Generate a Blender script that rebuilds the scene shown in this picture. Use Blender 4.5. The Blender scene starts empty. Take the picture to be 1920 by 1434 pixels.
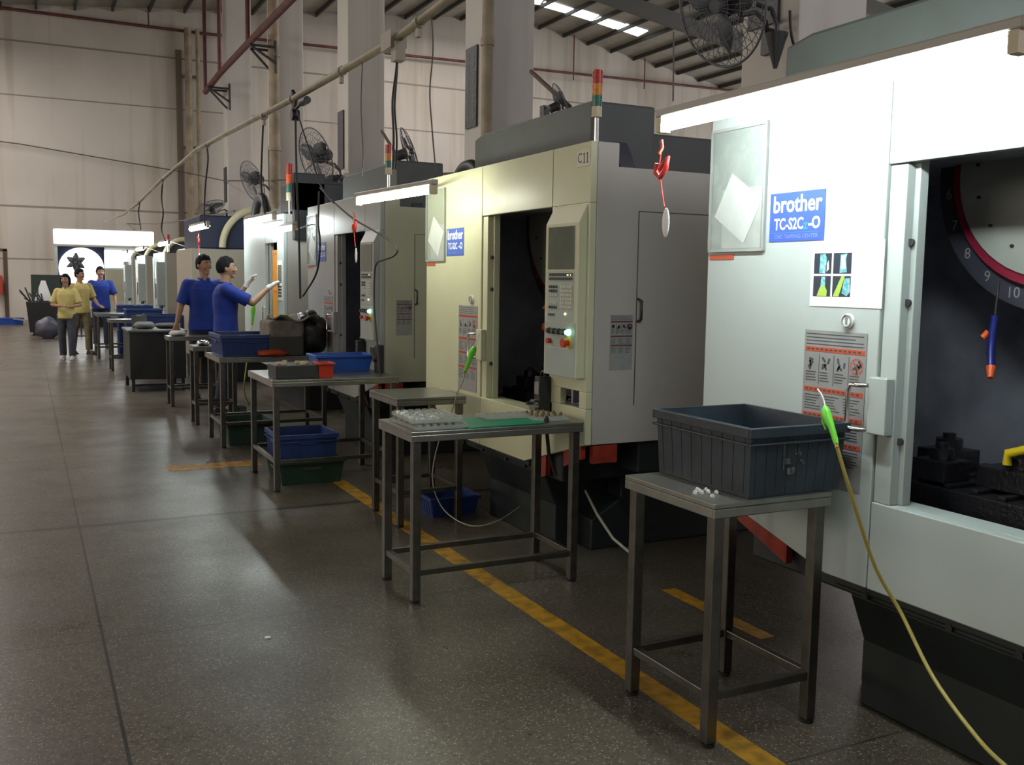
import bpy, math, random
from mathutils import Vector, Matrix
random.seed(7)
SC = bpy.context.scene
COL = SC.collection
PI = math.pi

# ------------------------------------------------------------------ camera, world, exposure
EYE = Vector((0, 0, 1.55))
RIGHT = Vector((0.8947298, -0.4463573, 0.0149586))
DOWN = Vector((-0.0327493, -0.0989765, -0.9945507))
FWD = Vector((0.4454055, 0.8893643, -0.1031751))
FPX = 1820.0
cam_data = bpy.data.cameras.new('camera')
cam = bpy.data.objects.new('camera', cam_data)
COL.objects.link(cam)
m = Matrix.Identity(4)
for i in range(3):
    m[i][0] = RIGHT[i]; m[i][1] = -DOWN[i]; m[i][2] = -FWD[i]; m[i][3] = EYE[i]
cam.matrix_world = m
cam_data.sensor_width = 36.0
cam_data.lens = FPX * 36.0 / 1920.0
cam_data.clip_end = 200
SC.camera = cam
SC.view_settings.view_transform = 'Standard'
SC.view_settings.look = 'None'
SC.view_settings.exposure = 0.0
SC.view_settings.gamma = 1.0
SC.view_settings.use_curve_mapping = False
try:
    SC.cycles.max_bounces = 6
    SC.cycles.diffuse_bounces = 3
    SC.cycles.glossy_bounces = 3
    SC.cycles.transparent_max_bounces = 10
    SC.cycles.sample_clamp_indirect = 3.0
    SC.cycles.caustics_reflective = False
    SC.cycles.caustics_refractive = False
except Exception:
    pass

world = bpy.data.worlds.new('world'); SC.world = world
world.use_nodes = True
bg = world.node_tree.nodes['Background']
bg.inputs[0].default_value = (1.0, 0.90, 0.86, 1)
bg.inputs[1].default_value = 0.38


def area(name, loc, rot, sx, sy, power, color):
    d = bpy.data.lights.new(name, 'AREA'); d.shape = 'RECTANGLE'
    d.size = sx; d.size_y = sy; d.energy = power; d.color = color
    o = bpy.data.objects.new(name, d); o.location = loc; o.rotation_euler = rot
    COL.objects.link(o)
    return o


# daylight falling through the roof skylights, then added fill lamps left, rear and right
for k, yy in enumerate((17.0, 25.0, 31.5)):
    area('skylight_daylight', (-4.0, yy, 8.9), (0, 0, 0), 3.0, 5.0, 520, (1.0, 0.92, 0.88))
    area('skylight_daylight', (14.0, yy, 10.9), (0, 0, 0), 5.0, 4.0, 380, (1.0, 0.91, 0.88))
for k, yy in enumerate((2.0, 12.0, 22.0)):
    area('added_fill', (-15.7, yy, 4.2), (0, -PI / 2, 0), 3.0, 7.0, 380, (1.0, 0.88, 0.74))  # added fill lamps; the left wall has no windows
area('added_fill', (10.0, -8.5, 8.0), (PI / 2 + .05, 0, 0), 10.0, 3.0, 800, (0.96, 0.94, 1.0))  # added rear fill for the column faces
area('added_fill', (33.5, 20.0, 5.0), (0, PI / 2 + .15, 0), 5.0, 22.0, 2200, (1.0, 0.95, 0.93))  # added fill from the right, brightens roof, columns and far wall


def ray(px, py):
    return RIGHT * ((px - 960) / FPX) + DOWN * ((py - 717) / FPX) + FWD


def at(px, py, X=None, Y=None, Z=None):
    r = ray(px, py)
    t = X / r.x if X is not None else (Y / r.y if Y is not None else (Z - EYE.z) / r.z)
    return EYE + r * t


# ------------------------------------------------------------------ materials
MATS = {}


def mat(name, color, rough=0.5, metal=0.0, noise=0.0, nscale=8.0, bump=0.0, bscale=60.0,
        alpha=1.0, emit=0.0, emit_color=None, coat=0.0, spec=0.5, noise_color=None):
    if name in MATS: return MATS[name]
    M = bpy.data.materials.new(name); M.use_nodes = True
    nt = M.node_tree; b = nt.nodes['Principled BSDF']
    b.inputs['Base Color'].default_value = (*color, 1)
    b.inputs['Roughness'].default_value = rough
    b.inputs['Metallic'].default_value = metal
    b.inputs['Coat Weight'].default_value = coat
    b.inputs['Specular IOR Level'].default_value = spec
    b.inputs['Alpha'].default_value = alpha
    if emit:
        b.inputs['Emission Color'].default_value = (*(emit_color or color), 1)
        b.inputs['Emission Strength'].default_value = emit
    tc = None
    if noise or bump:
        tc = nt.nodes.new('ShaderNodeTexCoord')
    if noise:
        n = nt.nodes.new('ShaderNodeTexNoise'); n.inputs['Scale'].default_value = nscale
        n.inputs['Detail'].default_value = 5
        nt.links.new(tc.outputs['Object'], n.inputs['Vector'])
        r = nt.nodes.new('ShaderNodeValToRGB')
        c2 = noise_color or tuple(c * (1 - noise) for c in color)
        r.color_ramp.elements[0].color = (*c2, 1); r.color_ramp.elements[0].position = 0.35
        r.color_ramp.elements[1].color = (*color, 1); r.color_ramp.elements[1].position = 0.62
        nt.links.new(n.outputs['Fac'], r.inputs['Fac'])
        nt.links.new(r.outputs['Color'], b.inputs['Base Color'])
    if bump:
        n2 = nt.nodes.new('ShaderNodeTexNoise'); n2.inputs['Scale'].default_value = bscale
        nt.links.new(tc.outputs['Object'], n2.inputs['Vector'])
        bn = nt.nodes.new('ShaderNodeBump'); bn.inputs['Strength'].default_value = bump
        bn.inputs['Distance'].default_value = 0.01
        nt.links.new(n2.outputs['Fac'], bn.inputs['Height'])
        nt.links.new(bn.outputs['Normal'], b.inputs['Normal'])
    MATS[name] = M
    return M


cream = mat('warm_lit_enamel', (0.56, 0.57, 0.385), 0.38, noise=0.06, nscale=3)  # same enamel as the pale one, yellow light cast put into its colour
shaded_enamel = mat('dimmed_enamel', (0.34, 0.36, 0.355), 0.3, noise=0.08, nscale=3)  # third machine's weaker lamp light put into a darker enamel copy
white_enamel = mat('pale_enamel', (0.44, 0.50, 0.485), 0.35, noise=0.05, nscale=3)
side_grey = mat('side_enamel', (0.42, 0.40, 0.37), 0.4, noise=0.06, nscale=2)
olive = mat('olive_enamel', (0.42, 0.42, 0.32), 0.45, noise=0.08, nscale=2)
panel_grey = mat('panel_grey', (0.36, 0.41, 0.39), 0.4, noise=0.05)
dark_green = mat('dark_green_paint', (0.009, 0.016, 0.017), 0.5, noise=0.4, nscale=5)
housing_grey = mat('charcoal_green_housing', (0.045, 0.055, 0.050), 0.55, noise=0.15, nscale=4)
navy = mat('navy_paint', (0.006, 0.014, 0.05), 0.5, noise=0.2)
black = mat('black_plastic', (0.012, 0.012, 0.013), 0.5)
cavity = mat('machine_interior', (0.40, 0.42, 0.50), 0.42, noise=0.35, nscale=4)
cavity_dark = mat('machine_tray', (0.016, 0.016, 0.02), 0.35, noise=0.5, nscale=9, bump=0.4)
drum_mat = mat('drum_cover', (0.34, 0.36, 0.33), 0.45, noise=0.15, nscale=5)
drum_ring = mat('drum_ring', (0.045, 0.045, 0.065), 0.5)
red_paint = mat('red_paint', (0.22, 0.010, 0.035), 0.5)
tape_red = mat('red_orange_tape', (0.30, 0.03, 0.012), 0.5, noise=0.4, nscale=12)
steel = mat('stainless_steel', (0.15, 0.145, 0.125), 0.33, metal=0.9, noise=0.25, nscale=14)
steel_top = mat('stainless_top', (0.30, 0.30, 0.27), 0.30, metal=0.85, noise=0.2, nscale=9)
chrome = mat('bright_metal', (0.6, 0.6, 0.6), 0.2, metal=1.0)
dark_metal = mat('dark_metal', (0.05, 0.05, 0.052), 0.45, metal=0.5)
screen_mat = mat('screen_glass', (0.13, 0.15, 0.12), 0.15, noise=0.15)
key_light = mat('light_keys', (0.55, 0.56, 0.46), 0.5)
key_dark = mat('dark_keys', (0.05, 0.06, 0.05), 0.5)
led_green = mat('green_led', (0.3, 1.0, 0.6), emit=3.0)
led_amber = mat('amber_led', (1.0, 0.8, 0.3), emit=4.0)
lens_red = mat('red_lens', (0.42, 0.03, 0.02), 0.25, noise=0.2, nscale=50)
lens_amber = mat('amber_lens', (0.60, 0.22, 0.02), 0.25, noise=0.3, nscale=50)
lens_green = mat('green_lens', (0.02, 0.13, 0.10), 0.25, noise=0.2, nscale=50)
beige_plastic = mat('beige_plastic', (0.50, 0.44, 0.30), 0.5)
sign_blue = mat('sign_blue', (0.045, 0.105, 0.46), 0.45)
sign_white = mat('sign_white', (0.82, 0.85, 0.85), 0.5)
sign_teal = mat('sign_teal', (0.03, 0.25, 0.60), 0.5)
sign_faint = mat('sign_pale_blue', (0.20, 0.26, 0.60), 0.5)
label_grey = mat('label_grey', (0.27, 0.28, 0.28), 0.5, noise=0.1, nscale=20)
label_orange = mat('label_orange', (0.50, 0.08, 0.03), 0.5)
label_ink = mat('label_ink', (0.06, 0.06, 0.065), 0.6)
paper = mat('paper', (0.74, 0.76, 0.74), 0.7, noise=0.08, nscale=10)
poster_white = mat('poster_white', (0.82, 0.84, 0.82), 0.6)
photo_dark = mat('photo_dark', (0.02, 0.03, 0.05), 0.4)
photo_teal = mat('photo_teal', (0.05, 0.38, 0.45), 0.4, noise=0.5, nscale=60, noise_color=(0.4, 0.6, 0.62))
photo_lime = mat('photo_lime', (0.38, 0.55, 0.08), 0.4)
green_gun = mat('lime_green_plastic', (0.18, 0.75, 0.06), 0.35)
yellow_hose = mat('yellow_hose', (0.36, 0.31, 0.07), 0.45)
clear_hose = mat('pale_hose', (0.35, 0.34, 0.28), 0.4)
yellow_plastic = mat('yellow_plastic', (0.75, 0.55, 0.02), 0.4)
orange_plastic = mat('orange_plastic', (0.80, 0.12, 0.03), 0.4)
red_plastic = mat('red_plastic', (0.48, 0.035, 0.012), 0.4)
crate_grey = mat('slate_crate', (0.026, 0.040, 0.056), 0.42, noise=0.45, nscale=7, bump=0.1, noise_color=(0.016, 0.024, 0.033))
crate_blue = mat('blue_crate', (0.018, 0.048, 0.19), 0.42, noise=0.2, nscale=9)
tub_blue = mat('bright_blue_tub', (0.020, 0.085, 0.42), 0.4, noise=0.2, nscale=9)
green_wire = mat('dark_green_basket', (0.02, 0.05, 0.035), 0.5)
mat_green = mat('green_mat', (0.0, 0.26, 0.13), 0.5, noise=0.1)
grey_felt = mat('grey_block', (0.10, 0.10, 0.09), 0.7, noise=0.3)
beige_cloth = mat('drab_cloth', (0.20, 0.18, 0.15), 0.9, noise=0.3, nscale=14)
bag_black = mat('black_bag', (0.02, 0.022, 0.02), 0.35, noise=0.3, bump=1.0, bscale=18)
conduit_mat = mat('yellowed_conduit', (0.30, 0.26, 0.18), 0.6, noise=0.3, nscale=5)
conduit_box = mat('conduit_joint', (0.28, 0.25, 0.19), 0.6)
rust_pipe = mat('maroon_pipe', (0.13, 0.035, 0.035), 0.6, noise=0.4, nscale=6)
cable_mat = mat('black_cable', (0.02, 0.02, 0.02), 0.6)
thin_cable = mat('grey_cable', (0.09, 0.08, 0.075), 0.7)
fan_mat = mat('fan_grey', (0.05, 0.055, 0.065), 0.5)
fan_wire = mat('fan_wire', (0.10, 0.105, 0.12), 0.4, metal=0.3)
fixture_mat = mat('fixture_enamel', (0.34, 0.33, 0.30), 0.4)
guard_glow = mat('lamp_light_glow', (1, 1, 1), emit=2.2, emit_color=(0.96, 1.0, 1.0))  # emission stands in for lamp light on the end machine's guard and cover
tube_mat = mat('lit_tube', (1, 1, 1), emit=70.0, emit_color=(0.90, 1.0, 0.97))
tube_near = mat('near_tube', (1, 1, 1), emit=105.0, emit_color=(0.90, 1.0, 0.98))
tube_c11 = mat('corner_tube', (1, 1, 1), emit=45.0, emit_color=(0.97, 1.0, 0.82))
tube_dim = mat('dim_tube', (1, 1, 1), emit=10.0, emit_color=(0.88, 0.97, 1.0))
tube_soft = mat('lit_tube_soft', (1, 1, 1), emit=30.0, emit_color=(0.88, 0.97, 1.0))
skin_m = mat('skin', (0.36, 0.20, 0.13), 0.55, noise=0.1)
hair_m = mat('black_hair', (0.008, 0.008, 0.010), 0.75, spec=.15, bump=0.6, bscale=120)
blue_shirt = mat('royal_blue_cloth', (0.005, 0.032, 0.28), 0.8, noise=0.35, nscale=6)
yellow_shirt = mat('pale_yellow_cloth', (0.60, 0.50, 0.19), 0.85, noise=0.2, nscale=6)
grey_trouser = mat('slate_trousers', (0.055, 0.06, 0.085), 0.85, noise=0.3)
khaki_trouser = mat('khaki_trousers', (0.17, 0.14, 0.07), 0.85, noise=0.3)
navy_short = mat('dark_trousers', (0.018, 0.025, 0.06), 0.85, noise=0.3)
glove_m = mat('white_gloves', (0.62, 0.63, 0.63), 0.85)
shoe_w = mat('white_shoes', (0.45, 0.46, 0.47), 0.6)
shoe_d = mat('dark_shoes', (0.02, 0.02, 0.02), 0.6)
orange_panel = mat('amber_panel', (0.85, 0.36, 0.01), 0.4)
purlin_mat = mat('purlin_steel', (0.055, 0.055, 0.05), 0.6)
roof_lit = mat('skylight_panel', (1, 1, 1), emit=2.6, emit_color=(0.97, 1.0, 1.0))
sign_dark = mat('dark_sign', (0.05, 0.055, 0.06), 0.5, noise=0.3, nscale=9)
sign_mark = mat('sign_grey_marks', (0.22, 0.22, 0.23), 0.6)
cream_arch = mat('cream_arch', (0.46, 0.42, 0.27), 0.5)
trunk_white = mat('pipe_white', (0.5, 0.5, 0.46), 0.5)


def clear_mat(name, tint, fac):
    M = bpy.data.materials.new(name); M.use_nodes = True
    nt = M.node_tree; nt.nodes.clear()
    out = nt.nodes.new('ShaderNodeOutputMaterial'); mix = nt.nodes.new('ShaderNodeMixShader')
    tr = nt.nodes.new('ShaderNodeBsdfTransparent'); pr = nt.nodes.new('ShaderNodeBsdfPrincipled')
    tr.inputs[0].default_value = (0.93, 0.95, 0.94, 1)
    pr.inputs['Base Color'].default_value = (*tint, 1); pr.inputs['Roughness'].default_value = 0.12
    tc = nt.nodes.new('ShaderNodeTexCoord'); n = nt.nodes.new('ShaderNodeTexNoise')
    n.inputs['Scale'].default_value = 9
    nt.links.new(tc.outputs['Object'], n.inputs['Vector'])
    bn = nt.nodes.new('ShaderNodeBump'); bn.inputs['Strength'].default_value = 0.5; bn.inputs['Distance'].default_value = 0.02
    nt.links.new(n.outputs['Fac'], bn.inputs['Height']); nt.links.new(bn.outputs['Normal'], pr.inputs['Normal'])
    mix.inputs[0].default_value = fac
    nt.links.new(tr.outputs[0], mix.inputs[1]); nt.links.new(pr.outputs[0], mix.inputs[2])
    nt.links.new(mix.outputs[0], out.inputs[0])
    return M


clear_plastic = clear_mat('clear_plastic', (0.62, 0.64, 0.58), 0.35)
pouch_plastic = clear_mat('pouch_plastic', (0.45, 0.47, 0.45), 0.22)


def ramp(nt, src, stops):
    r = nt.nodes.new('ShaderNodeValToRGB')
    el = r.color_ramp.elements
    while len(el) < len(stops): el.new(0.5)
    for e, (p, c) in zip(el, stops):
        e.position = p; e.color = (*c, 1) if len(c) == 3 else c
    nt.links.new(src, r.inputs['Fac'])
    return r.outputs['Color']


def make_floor_mat():
    M = bpy.data.materials.new('terrazzo_floor'); M.use_nodes = True
    nt = M.node_tree; b = nt.nodes['Principled BSDF']
    tc = nt.nodes.new('ShaderNodeTexCoord'); obj = tc.outputs['Object']

    def tex(kind, scale, **kw):
        n = nt.nodes.new(kind); n.inputs['Scale'].default_value = scale
        for k, v in kw.items(): n.inputs[k].default_value = v
        nt.links.new(obj, n.inputs['Vector']); return n

    def mix(a, bb, fac, mode='MIX'):
        n = nt.nodes.new('ShaderNodeMixRGB'); n.blend_type = mode
        for s, v in ((1, a), (2, bb), (0, fac)):
            if hasattr(v, 'is_linked'): nt.links.new(v, n.inputs[s])
            elif isinstance(v, (int, float)): n.inputs[s].default_value = v
            else: n.inputs[s].default_value = (*v, 1)
        return n.outputs[0]

    def math_(op, a, bb=0.0, c=None):
        n = nt.nodes.new('ShaderNodeMath'); n.operation = op
        for s, v in ((0, a), (1, bb), (2, c)):
            if v is None: continue
            if hasattr(v, 'is_linked'): nt.links.new(v, n.inputs[s])
            else: n.inputs[s].default_value = v
        return n.outputs[0]
    big = tex('ShaderNodeTexNoise', 0.45, Detail=4)
    base = ramp(nt, big.outputs['Fac'], [(0.3, (0.088, 0.074, 0.054)), (0.7, (0.126, 0.106, 0.078))])
    v = tex('ShaderNodeTexVoronoi', 125)
    vs = nt.nodes.new('ShaderNodeSeparateColor'); nt.links.new(v.outputs['Color'], vs.inputs[0])
    chip = math_('GREATER_THAN', vs.outputs[0], 0.72)
    near = math_('LESS_THAN', v.outputs['Distance'], 0.36)
    base = mix(base, (0.42, 0.41, 0.38), math_('MULTIPLY', math_('MULTIPLY', chip, near), 0.8))
    v2 = tex('ShaderNodeTexVoronoi', 90)
    vs2 = nt.nodes.new('ShaderNodeSeparateColor'); nt.links.new(v2.outputs['Color'], vs2.inputs[0])
    chip2 = math_('GREATER_THAN', vs2.outputs[1], 0.75)
    base = mix(base, (0.035, 0.032, 0.028), math_('MULTIPLY', chip2, 0.55))
    stain = tex('ShaderNodeTexNoise', 1.7, Detail=6)
    sm = ramp(nt, stain.outputs['Fac'], [(0.36, (0.72, 0.70, 0.68)), (0.55, (1, 1, 1))])
    base = mix(base, sm, 1.0, 'MULTIPLY')
    sx = nt.nodes.new('ShaderNodeSeparateXYZ'); nt.links.new(obj, sx.inputs[0])
    wob = tex('ShaderNodeTexNoise', 1.3, Detail=5)
    w = math_('MULTIPLY_ADD', wob.outputs['Fac'], 0.06, -0.03)

    def line(coord, pos, half, wobble=False):
        d = math_('SUBTRACT', coord, pos)
        if wobble: d = math_('ADD', d, w)
        return math_('LESS_THAN', math_('ABSOLUTE', d), half)
    lx = line(sx.outputs['X'], 0.25, 0.006)
    for p in (-3.75, 4.6, 8.6): lx = math_('MAXIMUM', lx, line(sx.outputs['X'], p, 0.006))
    fr = math_('FRACT', math_('DIVIDE', math_('ADD', sx.outputs['Y'], 100 * 2.07 - 4.37), 2.07))
    ly = math_('GREATER_THAN', math_('ABSOLUTE', math_('SUBTRACT', fr, 0.5)), 0.4975)
    jl = math_('MAXIMUM', lx, math_('MULTIPLY', ly, 0.8))
    base = mix(base, (0.02, 0.018, 0.016), jl)
    ck = line(sx.outputs['Y'], 6.46, 0.030, True)
    base = mix(base, (0.018, 0.015, 0.013), math_('MULTIPLY', ck, 0.85))
    nt.links.new(base, b.inputs['Base Color'])
    rn = ramp(nt, stain.outputs['Fac'], [(0.3, (0.38, 0.38, 0.38)), (0.7, (0.26, 0.26, 0.26))])
    nt.links.new(rn, b.inputs['Roughness'])
    b.inputs['Specular IOR Level'].default_value = 0.55
    return M


def make_wall_mat(name, c0, c1, seam=None):
    M = bpy.data.materials.new(name); M.use_nodes = True
    nt = M.node_tree; b = nt.nodes['Principled BSDF']
    tc = nt.nodes.new('ShaderNodeTexCoord')
    n = nt.nodes.new('ShaderNodeTexNoise'); n.inputs['Scale'].default_value = 0.35; n.inputs['Detail'].default_value = 6
    nt.links.new(tc.outputs['Object'], n.inputs['Vector'])
    c = ramp(nt, n.outputs['Fac'], [(0.3, c0), (0.65, c1)])
    mp = nt.nodes.new('ShaderNodeMapping'); mp.inputs['Scale'].default_value = (2.2, 2.2, 0.12)
    nt.links.new(tc.outputs['Object'], mp.inputs['Vector'])
    n2 = nt.nodes.new('ShaderNodeTexNoise'); n2.inputs['Scale'].default_value = 1.0; n2.inputs['Detail'].default_value = 6
    nt.links.new(mp.outputs[0], n2.inputs['Vector'])
    c2 = ramp(nt, n2.outputs['Fac'], [(0.34, (0.82, 0.79, 0.73)), (0.5, (1, 1, 1))])
    mx = nt.nodes.new('ShaderNodeMixRGB'); mx.blend_type = 'MULTIPLY'; mx.inputs[0].default_value = 1
    nt.links.new(c, mx.inputs[1]); nt.links.new(c2, mx.inputs[2])
    nt.links.new(mx.outputs[0], b.inputs['Base Color'])
    b.inputs['Roughness'].default_value = 0.85
    return M


floor_mat = make_floor_mat()
wall_mat = make_wall_mat('plaster_wall', (0.44, 0.41, 0.36), (0.54, 0.51, 0.46))
column_mat = make_wall_mat('plaster_column', (0.46, 0.44, 0.41), (0.56, 0.54, 0.50))
seam_mat = mat('wall_seam', (0.24, 0.22, 0.19), 0.8)
roof_mat = mat('roof_sheet', (0.42, 0.41, 0.36), 0.6, noise=0.15, nscale=1.5)
beam_mat = mat('roof_beam', (0.10, 0.10, 0.095), 0.6)
drain_mat = mat('stained_drainpipe', (0.33, 0.27, 0.18), 0.6, noise=0.4, nscale=2.5)
yellow_paint = mat('yellow_floor_paint', (0.50, 0.26, 0.01), 0.5, noise=0.55, nscale=14)


# ------------------------------------------------------------------ mesh builder
class MB:
    def __init__(s):
        s.v = []; s.f = []; s.mi = []; s.sm = []

    def add(s, vs, fs, mi=0, smooth=False, T=None):
        o = len(s.v)
        for p in vs:
            p = Vector(p)
            s.v.append(tuple(T @ p if T is not None else p))
        for f in fs:
            s.f.append([i + o for i in f]); s.mi.append(mi); s.sm.append(smooth)
        return s

    def box(s, x0, x1, y0, y1, z0, z1, mi=0, T=None):
        vs = [(x, y, z) for z in (z0, z1) for y in (y0, y1) for x in (x0, x1)]
        fs = [(0, 2, 3, 1), (4, 5, 7, 6), (0, 1, 5, 4), (2, 6, 7, 3), (0, 4, 6, 2), (1, 3, 7, 5)]
        return s.add(vs, fs, mi, False, T)

    def frustum(s, bx, by, tx, ty, z0, z1, mi=0, T=None):
        vs = [(-bx, -by, z0), (bx, -by, z0), (bx, by, z0), (-bx, by, z0), (-tx, -ty, z1), (tx, -ty, z1), (tx, ty, z1), (-tx, ty, z1)]
        fs = [(3, 2, 1, 0), (4, 5, 6, 7), (0, 1, 5, 4), (1, 2, 6, 5), (2, 3, 7, 6), (3, 0, 4, 7)]
        return s.add(vs, fs, mi, False, T)

    def prism(s, poly, axis, a, b, mi=0, T=None, smooth=False):
        n = len(poly)

        def mk(u, v, w):
            return {'x': (w, u, v), 'y': (u, w, v), 'z': (u, v, w)}[axis]
        vs = [mk(u, v, a) for u, v in poly] + [mk(u, v, b) for u, v in poly]
        fs = [list(range(n))[::-1], list(range(n, 2 * n))]
        s.add(vs, fs, mi, False, T)
        o = len(s.v) - 2 * n
        for i in range(n):
            j = (i + 1) % n
            s.f.append([o + i, o + j, o + n + j, o + n + i]); s.mi.append(mi); s.sm.append(smooth)
        return s

    def tube(s, pts, r, seg=8, mi=0, T=None, caps=True, smooth=True):
        pts = [Vector(p) for p in pts]
        n = len(pts); rr = r if isinstance(r, (list, tuple)) else [r] * n
        tang = []
        for i in range(n):
            d = pts[min(i + 1, n - 1)] - pts[max(i - 1, 0)]
            tang.append(d.normalized() if d.length > 1e-9 else Vector((0, 0, 1)))
        u = tang[0].orthogonal().normalized(); vs = []
        for i in range(n):
            t = tang[i]; u = (u - t * u.dot(t))
            u = u.normalized() if u.length > 1e-6 else t.orthogonal().normalized()
            w = t.cross(u)
            for k in range(seg):
                a = 2 * PI * k / seg
                vs.append(pts[i] + (u * math.cos(a) + w * math.sin(a)) * rr[i])
        fs = []
        for i in range(n - 1):
            for k in range(seg):
                k2 = (k + 1) % seg
                fs.append((i * seg + k, i * seg + k2, (i + 1) * seg + k2, (i + 1) * seg + k))
        s.add(vs, fs, mi, smooth, T)
        if caps:
            s.add(vs[:seg], [list(range(seg))[::-1]], mi, False, T)
            s.add(vs[-seg:], [list(range(seg))], mi, False, T)
        return s

    def cyl(s, p0, p1, r0, r1=None, seg=20, mi=0, T=None):
        return s.tube([p0, p1], [r0, r0 if r1 is None else r1], seg, mi, T)

    def sphere(s, c, r, mi=0, nu=16, nv=10, T=None, fn=None):
        rx, ry, rz = (r, r, r) if not isinstance(r, (list, tuple)) else r
        vs = []
        for j in range(nv + 1):
            th = PI * j / nv
            for i in range(nu):
                ph = 2 * PI * i / nu
                p = Vector((math.sin(th) * math.cos(ph), math.sin(th) * math.sin(ph), math.cos(th)))
                if fn: p = fn(p)
                vs.append((c[0] + rx * p.x, c[1] + ry * p.y, c[2] + rz * p.z))
        fs = []
        for j in range(nv):
            for i in range(nu):
                i2 = (i + 1) % nu
                fs.append((j * nu + i, (j + 1) * nu + i, (j + 1) * nu + i2, j * nu + i2))
        return s.add(vs, fs, mi, True, T)

    def torus(s, c, R, r, axis='x', mi=0, nu=40, nv=6, a0=0, a1=2 * PI, T=None):
        full = abs(a1 - a0 - 2 * PI) < 1e-6; n = nu if full else nu + 1
        pts = []
        for i in range(n):
            a = a0 + (a1 - a0) * i / nu
            u, w = R * math.cos(a), R * math.sin(a)
            pts.append({'x': (c[0], c[1] + u, c[2] + w), 'y': (c[0] + u, c[1], c[2] + w), 'z': (c[0] + u, c[1] + w, c[2])}[axis])
        if full: pts.append(pts[0]); return s.tube(pts, r, nv, mi, T, caps=False)
        return s.tube(pts, r, nv, mi, T)

    def text(s, body, size, T, mi=0, extrude=0.0, offset=0.0, align='CENTER', sx=1.0):
        cu = bpy.data.curves.new('t', 'FONT'); cu.body = body; cu.size = size; cu.extrude = extrude
        cu.offset = offset; cu.align_x = align; cu.align_y = 'CENTER'; cu.resolution_u = 3
        o = bpy.data.objects.new('t', cu); COL.objects.link(o)
        me = bpy.data.meshes.new_from_object(o)
        vs = [(v.co.x * sx, v.co.y, v.co.z) for v in me.vertices]; fs = [tuple(p.vertices) for p in me.polygons]
        bpy.data.objects.remove(o); bpy.data.curves.remove(cu); bpy.data.meshes.remove(me)
        return s.add(vs, fs, mi, False, T)

    def split_build(s, name, mats, parent=None, bevel=0.0):
        """every loose piece becomes an object of its own"""
        up = list(range(len(s.v)))

        def find(i):
            while up[i] != i:
                up[i] = up[up[i]]; i = up[i]
            return i
        for f in s.f:
            for i in f[1:]: up[find(i)] = find(f[0])
        groups = {}
        for n, f in enumerate(s.f): groups.setdefault(find(f[0]), []).append(n)
        # caps of tubes share coordinates with their tube: join by position
        pos = {}
        for g in groups:
            for n in groups[g]:
                for i in s.f[n]: pos.setdefault(tuple(round(c, 5) for c in s.v[i]), set()).add(g)
        par = {g: g for g in groups}

        def fg(g):
            while par[g] != g: g = par[g]
            return g
        for st_ in pos.values():
            st_ = list(st_)
            for g in st_[1:]: par[fg(g)] = fg(st_[0])
        out = {}
        for g in groups: out.setdefault(fg(g), []).extend(groups[g])
        res = []
        for g, ns in out.items():
            m_ = MB(); mp = {}
            for n in ns:
                ff = []
                for i in s.f[n]:
                    if i not in mp: mp[i] = len(m_.v); m_.v.append(s.v[i])
                    ff.append(mp[i])
                m_.f.append(ff); m_.mi.append(s.mi[n]); m_.sm.append(s.sm[n])
            res.append(m_.build(name, mats, parent, bevel=bevel))
        return res

    def build(s, name, mats, parent=None, loc=None, bevel=0.0, weld=False, sub=0):
        me = bpy.data.meshes.new(name)
        me.from_pydata(s.v, [], s.f)
        if not isinstance(mats, (list, tuple)): mats = [mats]
        for mm in mats: me.materials.append(mm)
        for p, mi, sm in zip(me.polygons, s.mi, s.sm):
            p.material_index = mi; p.use_smooth = sm
        me.update()
        o = bpy.data.objects.new(name, me); COL.objects.link(o)
        if parent is not None: o.parent = parent
        if loc is not None: o.location = loc
        if bevel:
            b = o.modifiers.new('bevel', 'BEVEL'); b.width = bevel; b.segments = 2; b.limit_method = 'ANGLE'
            b.angle_limit = 0.9; b.use_clamp_overlap = True
        if sub:
            b = o.modifiers.new('sub', 'SUBSURF'); b.levels = sub; b.render_levels = sub
        return o


def tag(o, label, cat, group=None, kind=None):
    if label: o['label'] = label
    if cat: o['category'] = cat
    if group: o['group'] = group
    if kind: o['kind'] = kind
    return o


def thing(name, loc, label, cat, rz=0.0, group=None):
    o = bpy.data.objects.new(name, None); o.empty_display_size = 0.1
    o.location = loc; o.rotation_euler = (0, 0, rz); COL.objects.link(o)
    return tag(o, label, cat, group)


def struct(o):
    o['kind'] = 'structure'; return o


def children(o):
    return [c for c in bpy.data.objects if c.parent == o]


def copy_tree(o, parent=None):
    c = o.copy(); COL.objects.link(c)
    if parent is not None: c.parent = parent
    for ch in children(o): copy_tree(ch, c)
    return c


def facing_aisle(x, y, z):
    """text/label frame: right = -Y, up = Z, facing -X"""
    T = Matrix.Identity(4)
    T[0][0], T[1][0], T[2][0] = 0, -1, 0
    T[0][1], T[1][1], T[2][1] = 0, 0, 1
    T[0][2], T[1][2], T[2][2] = -1, 0, 0
    T[0][3], T[1][3], T[2][3] = x, y, z
    return T


def facing_camera(x, y, z):
    """right = +X, up = Z, facing -Y"""
    T = Matrix.Identity(4)
    T[0][0], T[1][0], T[2][0] = 1, 0, 0
    T[0][1], T[1][1], T[2][1] = 0, 0, 1
    T[0][2], T[1][2], T[2][2] = 0, -1, 0
    T[0][3], T[1][3], T[2][3] = x, y, z
    return T


# ------------------------------------------------------------------ the hall
YW = 36.0                      # far wall
RX, RZ, SL, SR = 18.0, 12.05, 0.105, 0.155


def roof_z(x):
    return RZ - (RX - x) * SL if x < RX else RZ - (x - RX) * SR


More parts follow.
